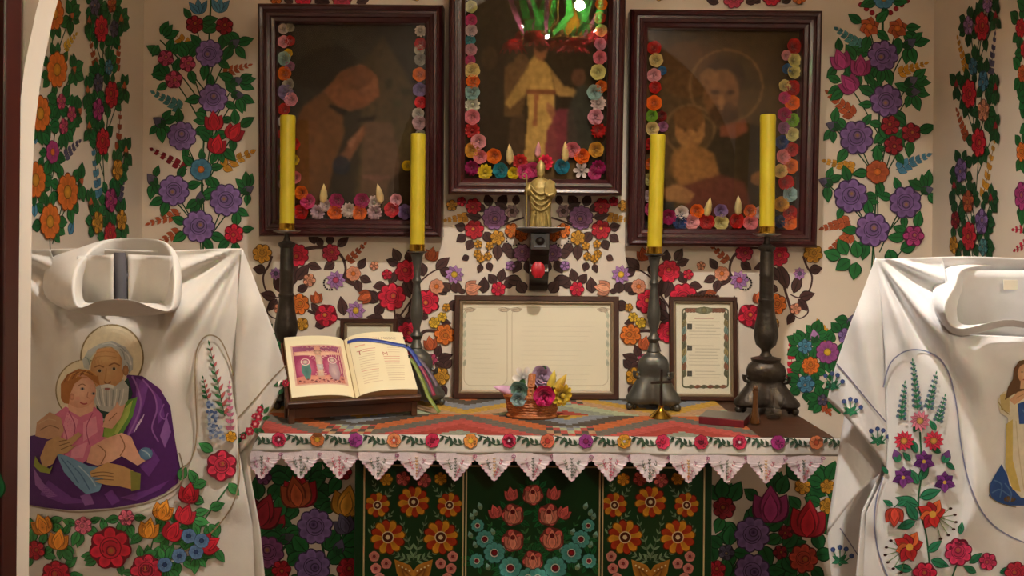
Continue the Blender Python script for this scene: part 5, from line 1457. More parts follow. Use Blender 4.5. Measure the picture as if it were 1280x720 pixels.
def patch(name, parent, A, B, fn, m, nu=24, nv=34, bow=0.0):
    """cloth between two pixel polylines given by fraction t; fn(u, v, s, t) gives the distance"""
    def lerp(P, t):
        f = t*(len(P)-1); k = min(int(f), len(P)-2); f -= k
        return tuple(P[k][i]+(P[k+1][i]-P[k][i])*f for i in (0, 1))
    def g(s_, t):
        a, b = lerp(A, t), lerp(B, t)
        u, v = a[0]+(b[0]-a[0])*s_, a[1]+(b[1]-a[1])*s_+bow*t*math.sin(PI*s_)
        return at(u, v, fn(u, v, s_, t))
    o = MB().grid(g, nu, nv).build(name, m, parent, True, angle=180)
    sd = o.modifiers.new('thick', 'SOLIDIFY'); sd.thickness = 0.0008; sd.offset = 0
    return o
def collar(parent, outer, rim, inner, m, n=64, puff=1.0):
    rings = []
    O, Rm, I = closed_cr(outer, n), closed_cr(rim, n), closed_cr(inner, n)
    cu = sum(q[0] for q in rim)/len(rim); cv = sum(q[1] for q in rim)/len(rim)
    def mid(A, B, t, push):
        push *= puff; out = []
        for a, b in zip(A, B):
            x, y, d = (a[i]*(1-t)+b[i]*t for i in range(3))
            l = math.hypot(x-cu, y-cv) or 1
            out.append((x+(x-cu)/l*push, y+(y-cv)/l*push*0.5, d-abs(push)*0.0004))
        return out
    for q in (O, mid(O, Rm, .3, 3), mid(O, Rm, .6, 5), mid(O, Rm, .85, 4), mid(O, Rm, .96, 1.5), Rm, mid(Rm, I, .08, -1.2), mid(Rm, I, .3, -2), mid(Rm, I, .65, -1.5), I):
        rings.append([at(u, v, d) for u, v, d in q])
    return MB().loft(rings, True, False).build('collar', m, parent, True, angle=180)

# ---------------------------------------------------------------- left chasuble
L = Robe(150, 312, 153, 1.80, [(312,153),(380,148),(475,145),(560,148),(600,155),(660,166),(720,172),(900,180),(1030,184)], (138, 72), 386, 'linen', 0.019)
L.stiff = lambda u, v: max(0.92*(1-sstep(0.80, 1.15, math.hypot((u-120)/122, (v-530)/135))), 0.8*sstep(620, 660, v))
lr = empty('chasuble', (at(150, 500, 1.85).x, 1.86, 0.35), label='off-white chasuble embroidered with a bearded saint holding a child in purple', cat='vestment', group='embroidered chasubles')
L.panel('front_panel', lr, L.front, True)
L.panel('back_panel', lr, L.back, False, 9)
def flapL(u, v, s_=0, t=0):
    q = (u-294)/64.0
    return 1.872+0.10*max(0.0, q)-0.028*math.sin(PI*max(0, min(1, q)))*sstep(316, 400, v)+0.006*math.sin(u*.16+v*.03)*sstep(330, 420, v)
A1 = [(302,313),(297,375),(294,430),(293,480),(296,525),(300,566)]; B1 = [(303.5,312),(316,344),(330,382),(342,414),(352,446),(359,472)]
patch('sleeve_drape', lr, A1, B1, flapL, L.m, bow=10)
mir = lambda P: [(300-u, v) for u, v in P]
patch('sleeve_drape', lr, mir(A1), mir(B1), lambda u, v, s_, t: flapL(300-u, v), L.m, bow=10)
patch('sleeve_lining', lr, [(300,520),(300,560),(304,600),(312,640)], [(352,474),(338,512),(312,566),(316,642)], lambda u, v, s_, t: 1.925+0.02*s_, L.m, 8, 12)
collar(lr, [(100,312,1.885),(160,311,1.895),(205,312,1.87),(223,328,1.85),(227,360,1.82),(222,384,1.80),(198,393,1.785),(168,395,1.78),(146,395,1.78),(118,394,1.78),(80,386,1.80),(55,366,1.83),(62,325,1.87)],
       [(128,303,1.86),(160,298,1.88),(200,301,1.86),(214,318,1.82),(218,350,1.75),(214,386,1.685),(195,386,1.67),(168,376,1.655),(146,374,1.65),(124,376,1.655),(97,384,1.67),(92,352,1.71),(102,326,1.79)],
       [(135,330,1.885),(160,327,1.90),(195,330,1.885),(206,345,1.85),(209,362,1.82),(205,378,1.79),(190,379,1.785),(168,378,1.78),(146,378,1.78),(124,378,1.78),(106,377,1.785),(103,358,1.81),(110,342,1.85)], L.m)
def facing(parent, P, d, m):
    mb = MB().grid(lambda a, t: at(P[0][0]+(P[1][0]-P[0][0])*a+(P[2][0]-P[0][0])*t*(1-a)+(P[3][0]-P[1][0])*t*a, P[0][1]+(P[1][1]-P[0][1])*a+(P[2][1]-P[0][1])*t*(1-a)+(P[3][1]-P[1][1])*t*a, d+0.012*math.sin(a*5)+0.02*t), 12, 10)
    o = mb.build('collar_facing', m, parent, True, angle=180); sd = o.modifiers.new('thick', 'SOLIDIFY'); sd.thickness = 0.0014
facing(lr, [(96,320),(142,318),(96,392),(142,394)], 1.80, L.m); facing(lr, [(160,318),(216,320),(160,394),(214,392)], 1.80, L.m)
# embroidery, saint
p = Paint(L.surf, 71, eps=1.0e-5, base=0.0014, sub=5, step=0.0004)
def pg_(pts, c, layer=1): p.poly(pts, c, c, layer, None, False)
PUR, PUR2, PUR3 = H('4c1a63'), H('6a3486'), H('8a5aa0'); SK, SK2, SK3 = H('cfa070'), H('b98555'), H('8a5c38'); PKS = H('dba68c'); GR1, GR2, GR3 = H('b0b0aa'), H('8c8e8c'), H('d4d0c8')
p.disc(140, 447, 39, H('e2d5b6'), H('d8c9a8'), 1, 32, 41); p.ring(140, 447, 39, 41, 2.0, H('7d6a44'), 1, 0, 360, 40)
p.disc(106, 488, 36, H('e4d8ba'), H('dccfb0'), 1, 32, 38); p.ring(106, 488, 36, 38, 1.6, H('8d7a54'), 1, 60, 300, 40)
pg_([(158,468),(178,470),(200,486),(213,508),(218,545),(222,568),(226,588),(222,604),(205,617),(180,628),(140,635),(90,638),(60,635),(20,630),(14,600),(22,565),(38,545),(60,540),(100,560),(150,540),(160,510)], PUR)
for q, c in (([(170,472),(186,480),(180,505),(168,540),(158,545),(170,505)], PUR2), ([(192,488),(202,500),(206,520),(198,530),(196,510)], PUR2), ([(208,520),(214,540),(206,560),(200,545)], PUR3), ([(60,600),(90,622),(120,628),(80,630),(50,618)], PUR2), ([(42,585),(55,605),(72,620),(60,622),(44,606)], PUR3), ([(150,622),(185,612),(212,600),(200,612),(170,626)], PUR2), ([(172,580),(190,560),(200,575),(186,596)], PUR2), ([(100,620),(112,616),(118,630),(106,632)], PUR3), ([(130,618),(140,612),(150,626),(140,632)], PUR2)): pg_(q, c, 2)
p.stem([(165,470),(172,485),(176,505),(170,525),(160,545)], 2.2, PUR3, 2); p.stem([(178,474),(192,492),(196,512),(190,535),(198,552)], 2.0, PUR3, 2); p.stem([(205,505),(200,518),(206,524),(210,516)], 1.6, PUR3, 2)
for k in range(5): p.stem([(168+2*k, 540-3*k), (172+2*k, 530-3*k)], 1.0, H('c0b0cc'), 2, False)
pg_([(120,505),(140,492),(160,472),(166,492),(158,512),(140,525),(122,522)], H('1f3a30'), 2)
pg_([(122,530),(140,520),(160,500),(172,496),(166,520),(150,548),(132,556),(122,548)], H('5c8a34'), 2); pg_([(150,516),(166,500),(160,522),(146,544),(140,540)], H('a9b85a'), 2); pg_([(130,536),(150,524),(142,544),(130,550)], H('8fae48'), 2)
# head of the saint
p.disc(134, 462, 21, SK, SK2, 2, 22, 28); p.poly([(116,452),(122,436),(140,434),(150,444),(150,456),(134,458),(118,460)], H('d8ac78'), H('c8945e'), 2)
pg_([(124,430),(140,426),(157,434),(166,448),(166,462),(158,470),(152,462),(153,450),(148,438),(136,432),(122,436),(113,448),(111,462),(105,460),(103,450),(110,438)], GR1, 3)
for x0, y0, x1, y1 in ((128,430,146,432),(146,432,158,442),(156,440,164,456),(106,446,112,456),(158,452,162,466),(150,436,156,450)): p.stem([(x0, y0), ((x0+x1)/2+1, (y0+y1)/2-2), (x1, y1)], 1.4, GR2 if (x0 % 4) else GR3, 3)
pg_([(116,488),(124,481),(134,481),(144,483),(154,474),(161,484),(160,500),(152,511),(140,516),(126,513),(117,502)], GR1, 3)
for k in range(9): p.stem([(120+4.3*k, 486+2*(k % 2)), (121+4*k, 497), (125+3*k, 508)], 1.3, (GR3, GR2)[k % 2], 3)
p.stem([(118,459),(124,457),(130,459)], 1.8, SK3, 3); p.stem([(136,457),(143,454),(150,457)], 1.8, SK3, 3)
for x, y in ((124.5,463.5),(142.5,461)): p.disc(x, y, 4.0, H('e8dcc8'), H('b08a60'), 3, 10, 2.2); p.disc(x, y, 2.0, H('3a2a1c'), None, 3, 8)
p.stem([(133,460),(132,470),(130,477)], 1.5, SK2, 3); p.stem([(130,477),(134,480),(139,477)], 1.8, SK3, 3); p.stem([(126,484),(134,482),(142,484)], 4.2, GR3, 3); p.stem([(131,486),(137,486)], 2.0, H('8a4038'), 3, False)
p.disc(157, 463, 4, SK2, SK3, 3, 8, 7); p.stem([(118,447),(132,445),(146,447)], 0.9, SK2, 3); p.stem([(120,441),(132,439),(144,441)], 0.9, SK2, 3)
# the child
pg_([(66,520),(82,508),(100,518),(118,508),(128,518),(130,535),(128,546),(142,548),(126,562),(102,580),(82,578),(68,562),(72,545),(58,535)], H('cf6f92'), 3)
for q in ([(84,515),(98,525),(92,548),(80,556),(78,535)], [(104,528),(120,520),(122,540),(104,552)], [(90,560),(110,552),(104,572),(88,574)]): pg_(q, H('dd90a8'), 3)
for a in ([(86,514),(94,535),(86,560)], [(116,516),(108,535),(112,556)], [(78,530),(84,550),(80,570)]): p.stem(a, 1.2, H('a84a70'), 3)
pg_([(84,500),(118,500),(116,514),(100,521),(86,513)], PKS, 3)
p.disc(100, 489, 20, H('e6b89c'), H('cf957a'), 4, 22, 21)
pg_([(76,498),(76,480),(84,468),(98,461),(112,463),(122,470),(125,482),(119,478),(110,472),(102,473),(93,480),(88,492),(86,505),(80,504)], H('a5682f'), 4)
for k in range(6): p.stem([(80+5*k, 478-2*k), (86+5*k, 468-1*k), (96+5*k, 465+k)], 1.2, H('c98f4e') if k % 2 else H('7d4a20'), 4)
for x, y in ((103,486),(117,492)): p.disc(x, y, 3.2, H('eee2d8'), H('a8806a'), 4, 10, 2.0); p.disc(x, y, 1.7, H('3a3440'), None, 4, 8)
p.stem([(98,482),(103,480),(107,482)], 1.0, H('8a5634'), 4); p.stem([(110,490),(109,496),(112,498)], 1.2, H('b57a62'), 4); p.stem([(100,503),(105,505),(109,504)], 1.8, H('a84a4a'), 4); p.disc(90, 496, 3, H('d99a80'), H('b57a62'), 4, 8, 4.5); p.disc(97, 498, 4, H('e09a88'), H('dba68c'), 4, 10, 3)
pg_([(44,545),(46,528),(62,515),(76,522),(80,538),(76,546),(60,549)], H('bf9474'), 4); p.stem([(50,538),(62,532),(74,536)], 1.3, H('7c5c40'), 4); p.stem([(48,530),(60,524),(70,526)], 1.2, H('c6a684'), 4)
pg_([(128,534),(132,520),(144,508),(146,502),(150,508),(157,505),(154,514),(150,524),(140,536)], PKS, 4); p.stem([(136,526),(146,516)], 1.0, SK3, 4, False)
pg_([(108,578),(114,558),(132,548),(152,541),(164,546),(170,560),(176,572),(182,576),(172,582),(162,576),(152,570),(138,578),(122,582)], PKS, 4); p.disc(136, 562, 12, H('e4b496'), PKS, 4, 14, 10); p.stem([(150,544),(156,558),(150,570)], 1.3, SK3, 4); p.stem([(122,556),(132,566),(126,580)], 1.1, SK3, 4)
pg_([(70,566),(84,570),(110,582),(135,586),(152,586),(140,600),(128,604),(124,614),(108,618),(94,606),(80,590)], H('6f94b4'), 5); p.disc(182, 567, 9, H('6f94b4'), H('4f7498'), 3, 12, 8)
for a in ([(84,576),(100,592),(112,612)], [(98,582),(112,596),(120,608)], [(76,572),(88,588),(98,604)], [(176,562),(184,566),(188,572)]): p.stem(a, 1.5, H('a8c0d0') if a[0][0] > 90 else H('45688c'), 5)
pg_([(112,590),(122,584),(134,578),(152,582),(166,588),(173,598),(166,612),(150,608),(132,606),(118,602),(130,598),(114,596)], H('b88e5c'), 6)
for k in range(3): p.stem([(114+2*k, 592+4*k), (128, 590+4.5*k), (142, 592+4*k)], 1.0, H('6b4a2a'), 6)
pg_([(163,588),(176,592),(175,612),(164,614)], H('7d7a34'), 6)
pg_([(50,572),(58,552),(72,545),(84,550),(98,540),(102,544),(88,558),(96,556),(84,566),(72,568),(66,580),(54,586)], H('bd9668'), 6)
for k in range(3): p.stem([(72+2*k, 552+5*k), (84+3*k, 550+3*k)], 1.0, H('74522e'), 6, False)
pg_([(44,570),(50,580),(62,586),(66,582),(62,592),(50,590),(42,582)], H('8a9238'), 6)
p.stem([(10,625),(37,632),(90,640),(140,637),(182,630),(208,619),(225,606),(229,588),(224,566)], 2.0, H('8a7a66'), 6)
p.build('embroidered_saint', 'thread', lr)
# embroidery, flowers
p = Paint(L.surf, 72, eps=1.0e-5, base=0.0014, sub=5, step=0.0004)
LG = H('3d8a4a'); p_y = H('dfa02c')
def er(x, y, r, c, n=7): p.rose(x, y, r, c, n, named='embroidered_flower')
er(277,582,19,H('c8304c'),6); er(138,685,26,H('c42038'),7); er(183,713,20,H('c8304c'),7); er(70,719,18,H('c42038'),7); er(44,688,12,RED,6); er(104,657,11,H('dc6a86'),6); er(158,647,10,H('dc6a86'),6); er(289,546,7,p_y,6)
for x, y, a in ((236,617,80),(232,643,70),(216,664,60),(262,680,30)): p.tulip(x, y, 12, a, RED, named='embroidered_flower')
for x, y, a in ((52,656,110),(73,675,80),(186,661,80),(204,638,70)): p.tulip(x, y, 12, a, H('dc8a2c'), named='embroidered_flower')
for x, y in ((236,670),(245,690),(224,695),(206,706),(252,676)): p.daisy(x, y, 9, 6, H('5c80ae'), H('2c4470'), False, 10, named='embroidered_flower')
p.fill_leaves(LG, 18, 9, 5, (20,640,290,760))
for x, y, a in ((258,602,200),(255,628,160),(262,636,20),(262,655,-60),(266,564,150),(286,604,-50),(246,604,120),(225,600,70),(196,690,200),(150,668,80),(122,668,150),(90,700,130),(242,650,-10)): p.leaf(x, y, a, 20, 11, LG)
p.stem([(288,604),(262,640),(240,672),(205,700),(180,720)], 2, H('2f6a3c')); p.stem([(56,668),(66,690),(62,720)], 2, H('2f6a3c')); p.stem([(204,648),(190,680),(184,720)], 2, H('2f6a3c'))
p.begin('embroidered_sprig'); p.sprig(281,520,262,432,9,12,4,H('2f6a3c'),H('b85a58')); p.end()
p.begin('embroidered_sprig'); p.sprig(260,500,254,474,4,9,3.5,H('2f6a3c'),H('b85a58')); p.end()
p.begin('embroidered_sprig'); p.sprig(288,540,287,480,7,8,4,H('c8708c')); p.end()
p.begin('embroidered_sprig')
rr_ = random.Random(6)
for k in range(70):
    t = rr_.random(); p.disc(262+t*10+rr_.uniform(-9, 9)*(0.4+t*0.7), 502+t*48, rr_.uniform(1.5, 2.6), (H('7d90b4'), H('4f6490'), H('a8b4cc'))[k % 3], None, 2, 6)
p.end()
for P_ in ([(228,586),(240,572),(246,540),(244,480),(245,442),(253,424),(264,419),(276,426),(286,448),(292,470)], [(298,560),(299,600),(288,636),(262,668),(230,690),(196,712),(170,740)]): p.stem(P_, 1.7, H('9a8468'), 1)
p.stem([(226,588),(232,582),(243,566),(248,540),(246,480),(247,444),(255,427)], 0.8, H('c0ae94'), 1)
p.build('embroidered_border', 'thread', lr)
def s_flapL(u, v, off): return at(u, v, flapL(u, v)-0.0022-off)
p = Paint(s_flapL, 73, eps=0.7e-5, base=0.0005, sub=7)
p.stem([(297,523),(318,500),(340,474),(357,457)], 1.6, H('9a8468'))
for x, y, r in ((323,521,6),(319,530,6),(325,512,5),(312,539,6),(304,546,4),(357,479,5),(318,520,4)): p.daisy(x, y, r, 6, H('c02040'), H('e8a0a0'), True, 10, named='embroidered_flower')
for x, y, a in ((326,514,80),(328,524,20),(318,534,-60),(309,542,190),(302,548,220),(354,482,150),(352,480,190),(354,486,230),(330,516,50),(322,536,-30)): p.leaf(x, y, a, 10, 4.5, H('2f6a3c'), False)
p.build('embroidered_hem', 'thread', lr)

# ---------------------------------------------------------------- right chasuble
Rb = Robe(1255, 322, 160, 1.72, [(322,160),(380,154),(440,149),(560,146),(590,148),(640,172),(720,179),(1030,188)], (1262, 82), 420, 'linen_right', 0.021)
Rb.stiff = lambda u, v: max(0.85*(1-sstep(0.85, 1.15, math.hypot((u-1150)/62, (v-590)/155))), 0.85*(1-sstep(0.8, 1.2, math.hypot((u-1285)/62, (v-540)/105))), 0.8*sstep(640, 680, v))
rr0 = empty('chasuble', (at(1255, 500, 1.77).x, 1.78, 0.38), label='bright white chasuble embroidered with a lady in a blue mantle and tall flower spray', cat='vestment', group='embroidered chasubles')
Rb.panel('front_panel', rr0, Rb.front, True)
Rb.panel('back_panel', rr0, Rb.back, False, 6)
def flapR(u, v, s_=0, t=0):
    q = (1108-u)/74.0
    return 1.792+0.11*max(0.0, q)-0.03*math.sin(PI*max(0, min(1, q)))*sstep(326, 410, v)+0.005*math.sin(u*.15-v*.03)*sstep(340, 430, v)
A2 = [(1096,323),(1101,375),(1105,430),(1108,480),(1109,530),(1108,585)]; B2 = [(1094.5,322),(1078,366),(1064,402),(1051,438),(1041,468),(1034,500)]
patch('sleeve_drape', rr0, A2, B2, flapR, Rb.m, bow=-6)
m2 = lambda P: [(2510-u, v) for u, v in P]
patch('sleeve_drape', rr0, m2(A2), m2(B2), lambda u, v, s_, t: flapR(2510-u, v), Rb.m, bow=-6)
A3 = [(1112,500),(1110,545),(1108,586)]; B3 = [(1057,508),(1046,580),(1033,669)]
patch('under_drape', rr0, A3, B3, lambda u, v, s_, t: 1.845+0.075*s_-0.02*math.sin(PI*s_), Rb.m, 16, 20, -8)
patch('under_drape', rr0, m2(A3), m2(B3), lambda u, v, s_, t: 1.845+0.075*s_-0.02*math.sin(PI*s_), Rb.m, 16, 20, -8)
A4 = [(1104,586),(1092,650),(1084,720),(1080,800)]; B4 = [(1050,606),(1034,671),(1040,728),(1052,800)]
def flapR4(u, v, s_=0, t=0): return 1.925+0.0006*(1090-u)
patch('hem_drape', rr0, A4, B4, flapR4, Rb.m, 14, 20)
collar(rr0, [(1195,330,1.80),(1262,326,1.815),(1330,330,1.80),(1354,350,1.785),(1357,384,1.735),(1328,419,1.715),(1262,408,1.715),(1196,419,1.715),(1167,384,1.735),(1171,350,1.785)],
       [(1206,336,1.775),(1262,331,1.795),(1319,336,1.775),(1333,358,1.72),(1345,386,1.655),(1326,412,1.685),(1262,399,1.70),(1198,411,1.685),(1180,386,1.655),(1193,358,1.72)],
       [(1210,348,1.80),(1262,345,1.82),(1314,348,1.80),(1324,364,1.76),(1330,388,1.71),(1318,406,1.72),(1262,401,1.725),(1206,406,1.72),(1196,388,1.71),(1202,364,1.76)], Rb.m, 64, 0.35)
facing(rr0, [(1196,338),(1330,338),(1190,440),(1336,440)], 1.778, Rb.m)
q = at(1262, 356, 1.775)
box('neck_label', (q.x-0.014, q.y-0.004, q.z-0.01), (q.x+0.014, q.y-0.002, q.z+0.01), 'paper', rr0, True, 0.0006)
p = Paint(Rb.surf, 81, eps=1.0e-5, base=0.0014, sub=5, step=0.0004)
TG, TG2 = H('2f8a64'), H('57a080'); SB_ = H('5f7690')
def spray(x0, y0, x1, y1, n):
    p.begin('embroidered_sprig'); p.sprig(x0, y0, x1, y1, n, 8, 3, TG); 
    for k in range(n*2):
        t = (k+.5)/(n*2); p.disc(x0+(x1-x0)*t+(5-3*t)*(-1)**k, y0+(y1-y0)*t, 2.3-1.0*t, mul(SB_, 0.8+0.3*(k % 3)), None, 2, 7)
    p.end()
spray(1147,512,1141,452,9); spray(1126,525,1131,480,7); spray(1160,512,1170,468,7); spray(1172,528,1181,496,6)
p.daisy(1150,526,13,12,H('e2849e'),H('d8a860'),True,5,named='embroidered_flower')
for x, y in ((1130,551),(1167,551)): p.daisy(x, y, 13, 12, H('dc3a56'), H('e0a050'), True, 9, named='embroidered_flower')
for x, y in ((1155,577),(1129,597),(1181,603)):
    p.begin('embroidered_flower')
    for a, L_ in ((90,14),(40,13),(140,13),(200,14),(-20,14),(270,13)): p.leaf(x, y, a, L_, 9, H('7d3a92') if a % 40 else H('5a2474'), True, 3)
    p.disc(x, y, 2.4, H('e0b84a'), None, 3, 8); p.end(); p.blooms.append((x, y, 12))
for x, y, a in ((1121,570,110),(1183,571,70)): p.bud(x, y, 8, a, H('7d4a98'), TG)
for x, y, r in ((1166,643,20),(1137,684,21)):
    p.begin('embroidered_flower')
    for k in range(7): p.leaf(x, y, 20+k*44, r*(1.0 if k % 2 else 0.85), r*0.62, (H('c22c2c'), H('dd6a3a'), H('b01f30'))[k % 3], True, 3)
    p.disc(x, y, r*.22, H('e6b04a'), None, 3, 10)
    p.end()
    sg = 1 if x > 1150 else -1
    p.begin('embroidered_stamen')
    for k in range(6):
        a = R((-70+22*k) if sg > 0 else (250-22*k)); ex, ey = x+r*1.45*math.cos(a), y-r*1.2*math.sin(a)+8
        p.stem([(x+r*.4*math.cos(a), y+4), (ex, ey)], 0.9, H('6a8a4a'), 2, False); p.disc(ex, ey, 2.4, H('3a1a1a'), None, 3, 8, 1.6)
    p.end(); p.blooms.append((x, y, r))
p.rose(1198,690,17,H('d23a68'),8,named='embroidered_flower'); p.rose(1235,702,11,H('d23a68'),6,named='embroidered_flower'); p.rose(1156,718,15,H('c8284a'),7,named='embroidered_flower'); p.tulip(1118,646,11,-90,H('cc4a3a'),named='embroidered_flower'); p.rose(1270,716,14,H('c8304c'),7,named='embroidered_flower')
for x, y, a, l in ((1146,566,110,18),(1142,540,60,16),(1170,538,120,15),(1150,600,60,22),(1148,605,120,22),(1150,622,20,28),(1148,632,160,30),(1146,650,120,26),(1144,652,200,24),(1160,690,40,22),(1164,700,-20,24),(1140,712,170,22),(1212,704,40,20),(1200,668,80,16),(1220,716,150,18),(1110,592,130,12),(1116,632,150,14),(1122,632,30,14),(1183,578,-40,14),(1176,566,150,14),(1138,576,130,14),(1250,716,20,18)): p.leaf(x, y, a, l, l*.42, TG)
p.stem([(1150,540),(1152,590),(1148,630),(1158,670),(1164,730)], 2.2, H('2a6a4a')); p.stem([(1198,700),(1190,722)], 2, H('2a6a4a')); p.stem([(1118,634),(1132,624),(1148,634)], 1.4, H('2a6a4a'))
BL = H('8a90b4')
p.stem([(1104,484),(1112,456),(1126,442),(1142,437),(1160,440),(1176,450),(1188,472),(1196,510),(1202,560),(1212,605),(1232,646),(1262,670),(1300,682),(1340,672),(1372,640)], 1.7, BL, 1)
p.stem([(1104,596),(1096,622),(1093,655),(1098,690),(1110,722)], 1.7, BL, 1)
for k in range(3): pass
p.build('embroidered_spray', 'thread', rr0)
# the lady
p = Paint(Rb.surf, 82, eps=1.0e-5, base=0.0014, sub=5, step=0.0004)
CR_, CR2_, YE, BLU, BLU2 = H('e6dcc2'), H('d2c49c'), H('d8bf6a'), H('2f559a'), H('5a80b8')
pg_([(1262,600),(1252,580),(1246,590),(1238,604),(1236,620),(1248,628),(1262,632),(1300,632),(1322,618),(1330,590),(1318,560),(1310,500),(1296,480),(1282,480)], BLU, 1)
for a in ([(1242,600),(1252,606),(1250,622)], [(1256,604),(1264,616),(1262,628)], [(1240,616),(1250,612),(1262,620)], [(1270,612),(1280,622)]): p.stem(a, 1.6, BLU2, 2)
pg_([(1266,486),(1254,490),(1247,500),(1250,516),(1260,522),(1258,545),(1256,580),(1262,606),(1276,622),(1296,624),(1306,600),(1304,540),(1300,500),(1290,484)], CR_, 2)
pg_([(1258,530),(1266,524),(1266,575),(1276,615),(1266,612),(1257,585)], YE, 2); pg_([(1280,530),(1284,530),(1286,618),(1280,618)], CR2_, 2); pg_([(1250,494),(1262,490),(1262,516),(1251,512)], H('cfb97c'), 2)
p.stem([(1270,526),(1274,570),(1280,612)], 1.3, CR2_, 2); p.stem([(1248,502),(1254,512),(1262,518)], 1.2, H('a8905a'), 2)
pg_([(1272,505),(1296,495),(1304,520),(1300,575),(1290,560),(1284,530),(1274,530)], BLU, 2); p.stem([(1278,512),(1290,530),(1296,560)], 1.5, BLU2, 2)
pg_([(1268,460),(1274,451),(1284,449),(1293,454),(1297,466),(1300,490),(1290,494),(1268,492),(1256,500),(1260,484),(1266,474)], H('6a4a2c'), 3)
p.disc(1281, 467, 9, H('e2b890'), H('cf9a72'), 3, 16, 12); pg_([(1276,476),(1287,476),(1288,486),(1275,486)], H('dcae86'), 3)
for x in (1277.5, 1285): p.disc(x, 465, 1.8, H('3a2a20'), H('c99a78'), 3, 8, 1.0)
p.stem([(1281.5,466),(1280.5,471)], 0.8, H('b07a58'), 3, False); p.stem([(1278.5,474.5),(1284,474.5)], 1.2, H('a84a44'), 3, False)
pg_([(1262,500),(1272,490),(1288,486),(1292,492),(1280,498),(1268,506)], H('d8a882'), 3); p.stem([(1270,498),(1284,490)], 0.8, H('a87a58'), 3, False)
p.disc(1262, 624, 8, H('8a6a3c'), H('5a4630'), 1, 10, 4)
p.stem([(1237,604),(1238,620),(1250,629),(1270,634)], 1.2, H('8a7a5a'), 3)
p.build('embroidered_lady', 'thread', rr0)
def s_flapR(u, v, off): return at(u, v, flapR(u, v)-0.0022-off)
p = Paint(s_flapR, 83, eps=0.7e-5, base=0.0005, sub=7)
def posy(x, y, k=1.0):
    p.begin('embroidered_sprig')
    for a in (60, 90, 125, 20): 
        p.stem([(x, y+12*k), (x+14*k*math.cos(R(a)), y+6*k-14*k*math.sin(R(a)))], 1.3, TG, 1, False)
        p.disc(x+14*k*math.cos(R(a)), y+6*k-15*k*math.sin(R(a)), 3.0*k, H('4a6ab0'), H('3a4a80'), 2, 8)
    for a in (200, -20, 150, 40): p.leaf(x, y+6*k, a, 10*k, 4*k, TG, False)
    p.end()
p.stem([(1046,455),(1066,478),(1088,505),(1108,528)], 1.5, H('7a7a9a'))
posy(1040,476); posy(1063,508); posy(1097,545)
p.build('embroidered_hem', 'thread', rr0)
p = Paint(lambda u, v, off: at(u, v, flapR4(u, v)-0.0022-off), 84, eps=0.7e-5, base=0.0005, sub=7)
p.stem([(1050,660),(1066,684),(1080,706)], 1.3, H('7a7a9a')); posy(1050,694,1.1)
p.build('embroidered_hem', 'thread', rr0)

# ---------------------------------------------------------------- the stands that carry them
def stand(u, d, ztop, hw_m, label):
    x = at(u, 400, d).x
    rt = empty('vestment_stand', (x, d, 0), (0, 0, 0), label, 'stand', 'stands carrying the chasubles')
    MB().lathe([(0.001, 0), (0.17, 0), (0.17, 0.012), (0.03, 0.03), (0.016, 0.05), (0.013, 0.3), (0.013, ztop-0.006), (0.001, ztop-0.006)], 24).build('post', 'stand_metal', rt)
    MB().tube([(-hw_m, 0.012, ztop-0.075), (-hw_m*0.5, 0.012, ztop-0.062), (0, 0.012, ztop-0.058), (hw_m*0.5, 0.012, ztop-0.062), (hw_m, 0.012, ztop-0.075)], 0.010, 10).build('crossbar', 'stand_metal', rt)
stand(150, 1.872, at(150, 312, 1.872).z, 0.15, 'grey metal stand inside the off-white saint chasuble')
stand(1262, 1.855, at(1262, 366, 1.855).z, 0.13, 'grey metal stand inside the bright white lady chasuble')
# ================================================================== lamps
lx, ly, lz = LAMP
cl = empty('ceiling_lamp', (lx, ly, ZC), label='downlight with a conical metal shade hanging over the altar space', cat='lamp')
z_ = lz-ZC
MB().lathe([(0.001, 0.0), (0.06, -0.002), (0.05, -0.03), (0.012, -0.04), (0.010, z_+0.09), (0.020, z_+0.085), (0.020, z_+0.045), (0.001, z_+0.044)], 16).build('rod', 'lamp_metal', cl)
MB().sphere((0, 0, z_), 0.045, 20, 12).build('bulb', 'bulb', cl)
MB().loft([[(r*math.cos(2*PI*k/32), r*math.sin(2*PI*k/32), z) for k in range(32)] for r, z in ((0.018, z_+0.06), (0.055, z_+0.05), (0.085, z_+0.01), (0.112, z_-0.06), (0.135, z_-0.115))], True, False).build('shade', 'lamp_metal', cl)
# chandelier behind the camera, seen mirrored in the glass of the middle picture
def leaf_paper(name, col):
    m = bpy.data.materials.new(name); m.use_nodes = True; MATS[name] = m
    N, L = m.node_tree.nodes, m.node_tree.links
    P = N['Principled BSDF']; out = N['Material Output']
    nz = N.new('ShaderNodeTexNoise'); nz.inputs['Scale'].default_value = 40
    rp = N.new('ShaderNodeValToRGB'); rp.color_ramp.elements[0].color = (*mul(col, .7), 1); rp.color_ramp.elements[1].color = (*mul(col, 1.25), 1)
    L.new(nz.outputs['Fac'], rp.inputs['Fac']); L.new(rp.outputs[0], P.inputs['Base Color']); P.inputs['Roughness'].default_value = 0.7
    tr = N.new('ShaderNodeBsdfTranslucent'); L.new(rp.outputs[0], tr.inputs[0])
    mx = N.new('ShaderNodeMixShader'); mx.inputs[0].default_value = 0.75
    L.new(P.outputs[0], mx.inputs[1]); L.new(tr.outputs[0], mx.inputs[2]); L.new(mx.outputs[0], out.inputs['Surface'])
leaf_paper('crepe_red', H('ff3448')); leaf_paper('crepe_green', H('58d860')); leaf_paper('crepe_pink', H('e080b0')); leaf_paper('crepe_orange', H('f0a030'))
nrm = (mid_M.to_3x3() @ Vector((0, -1, 0))); org = mid_M @ Vector((0, 0.028, 0)); eye = Vector((0, 0, HC))
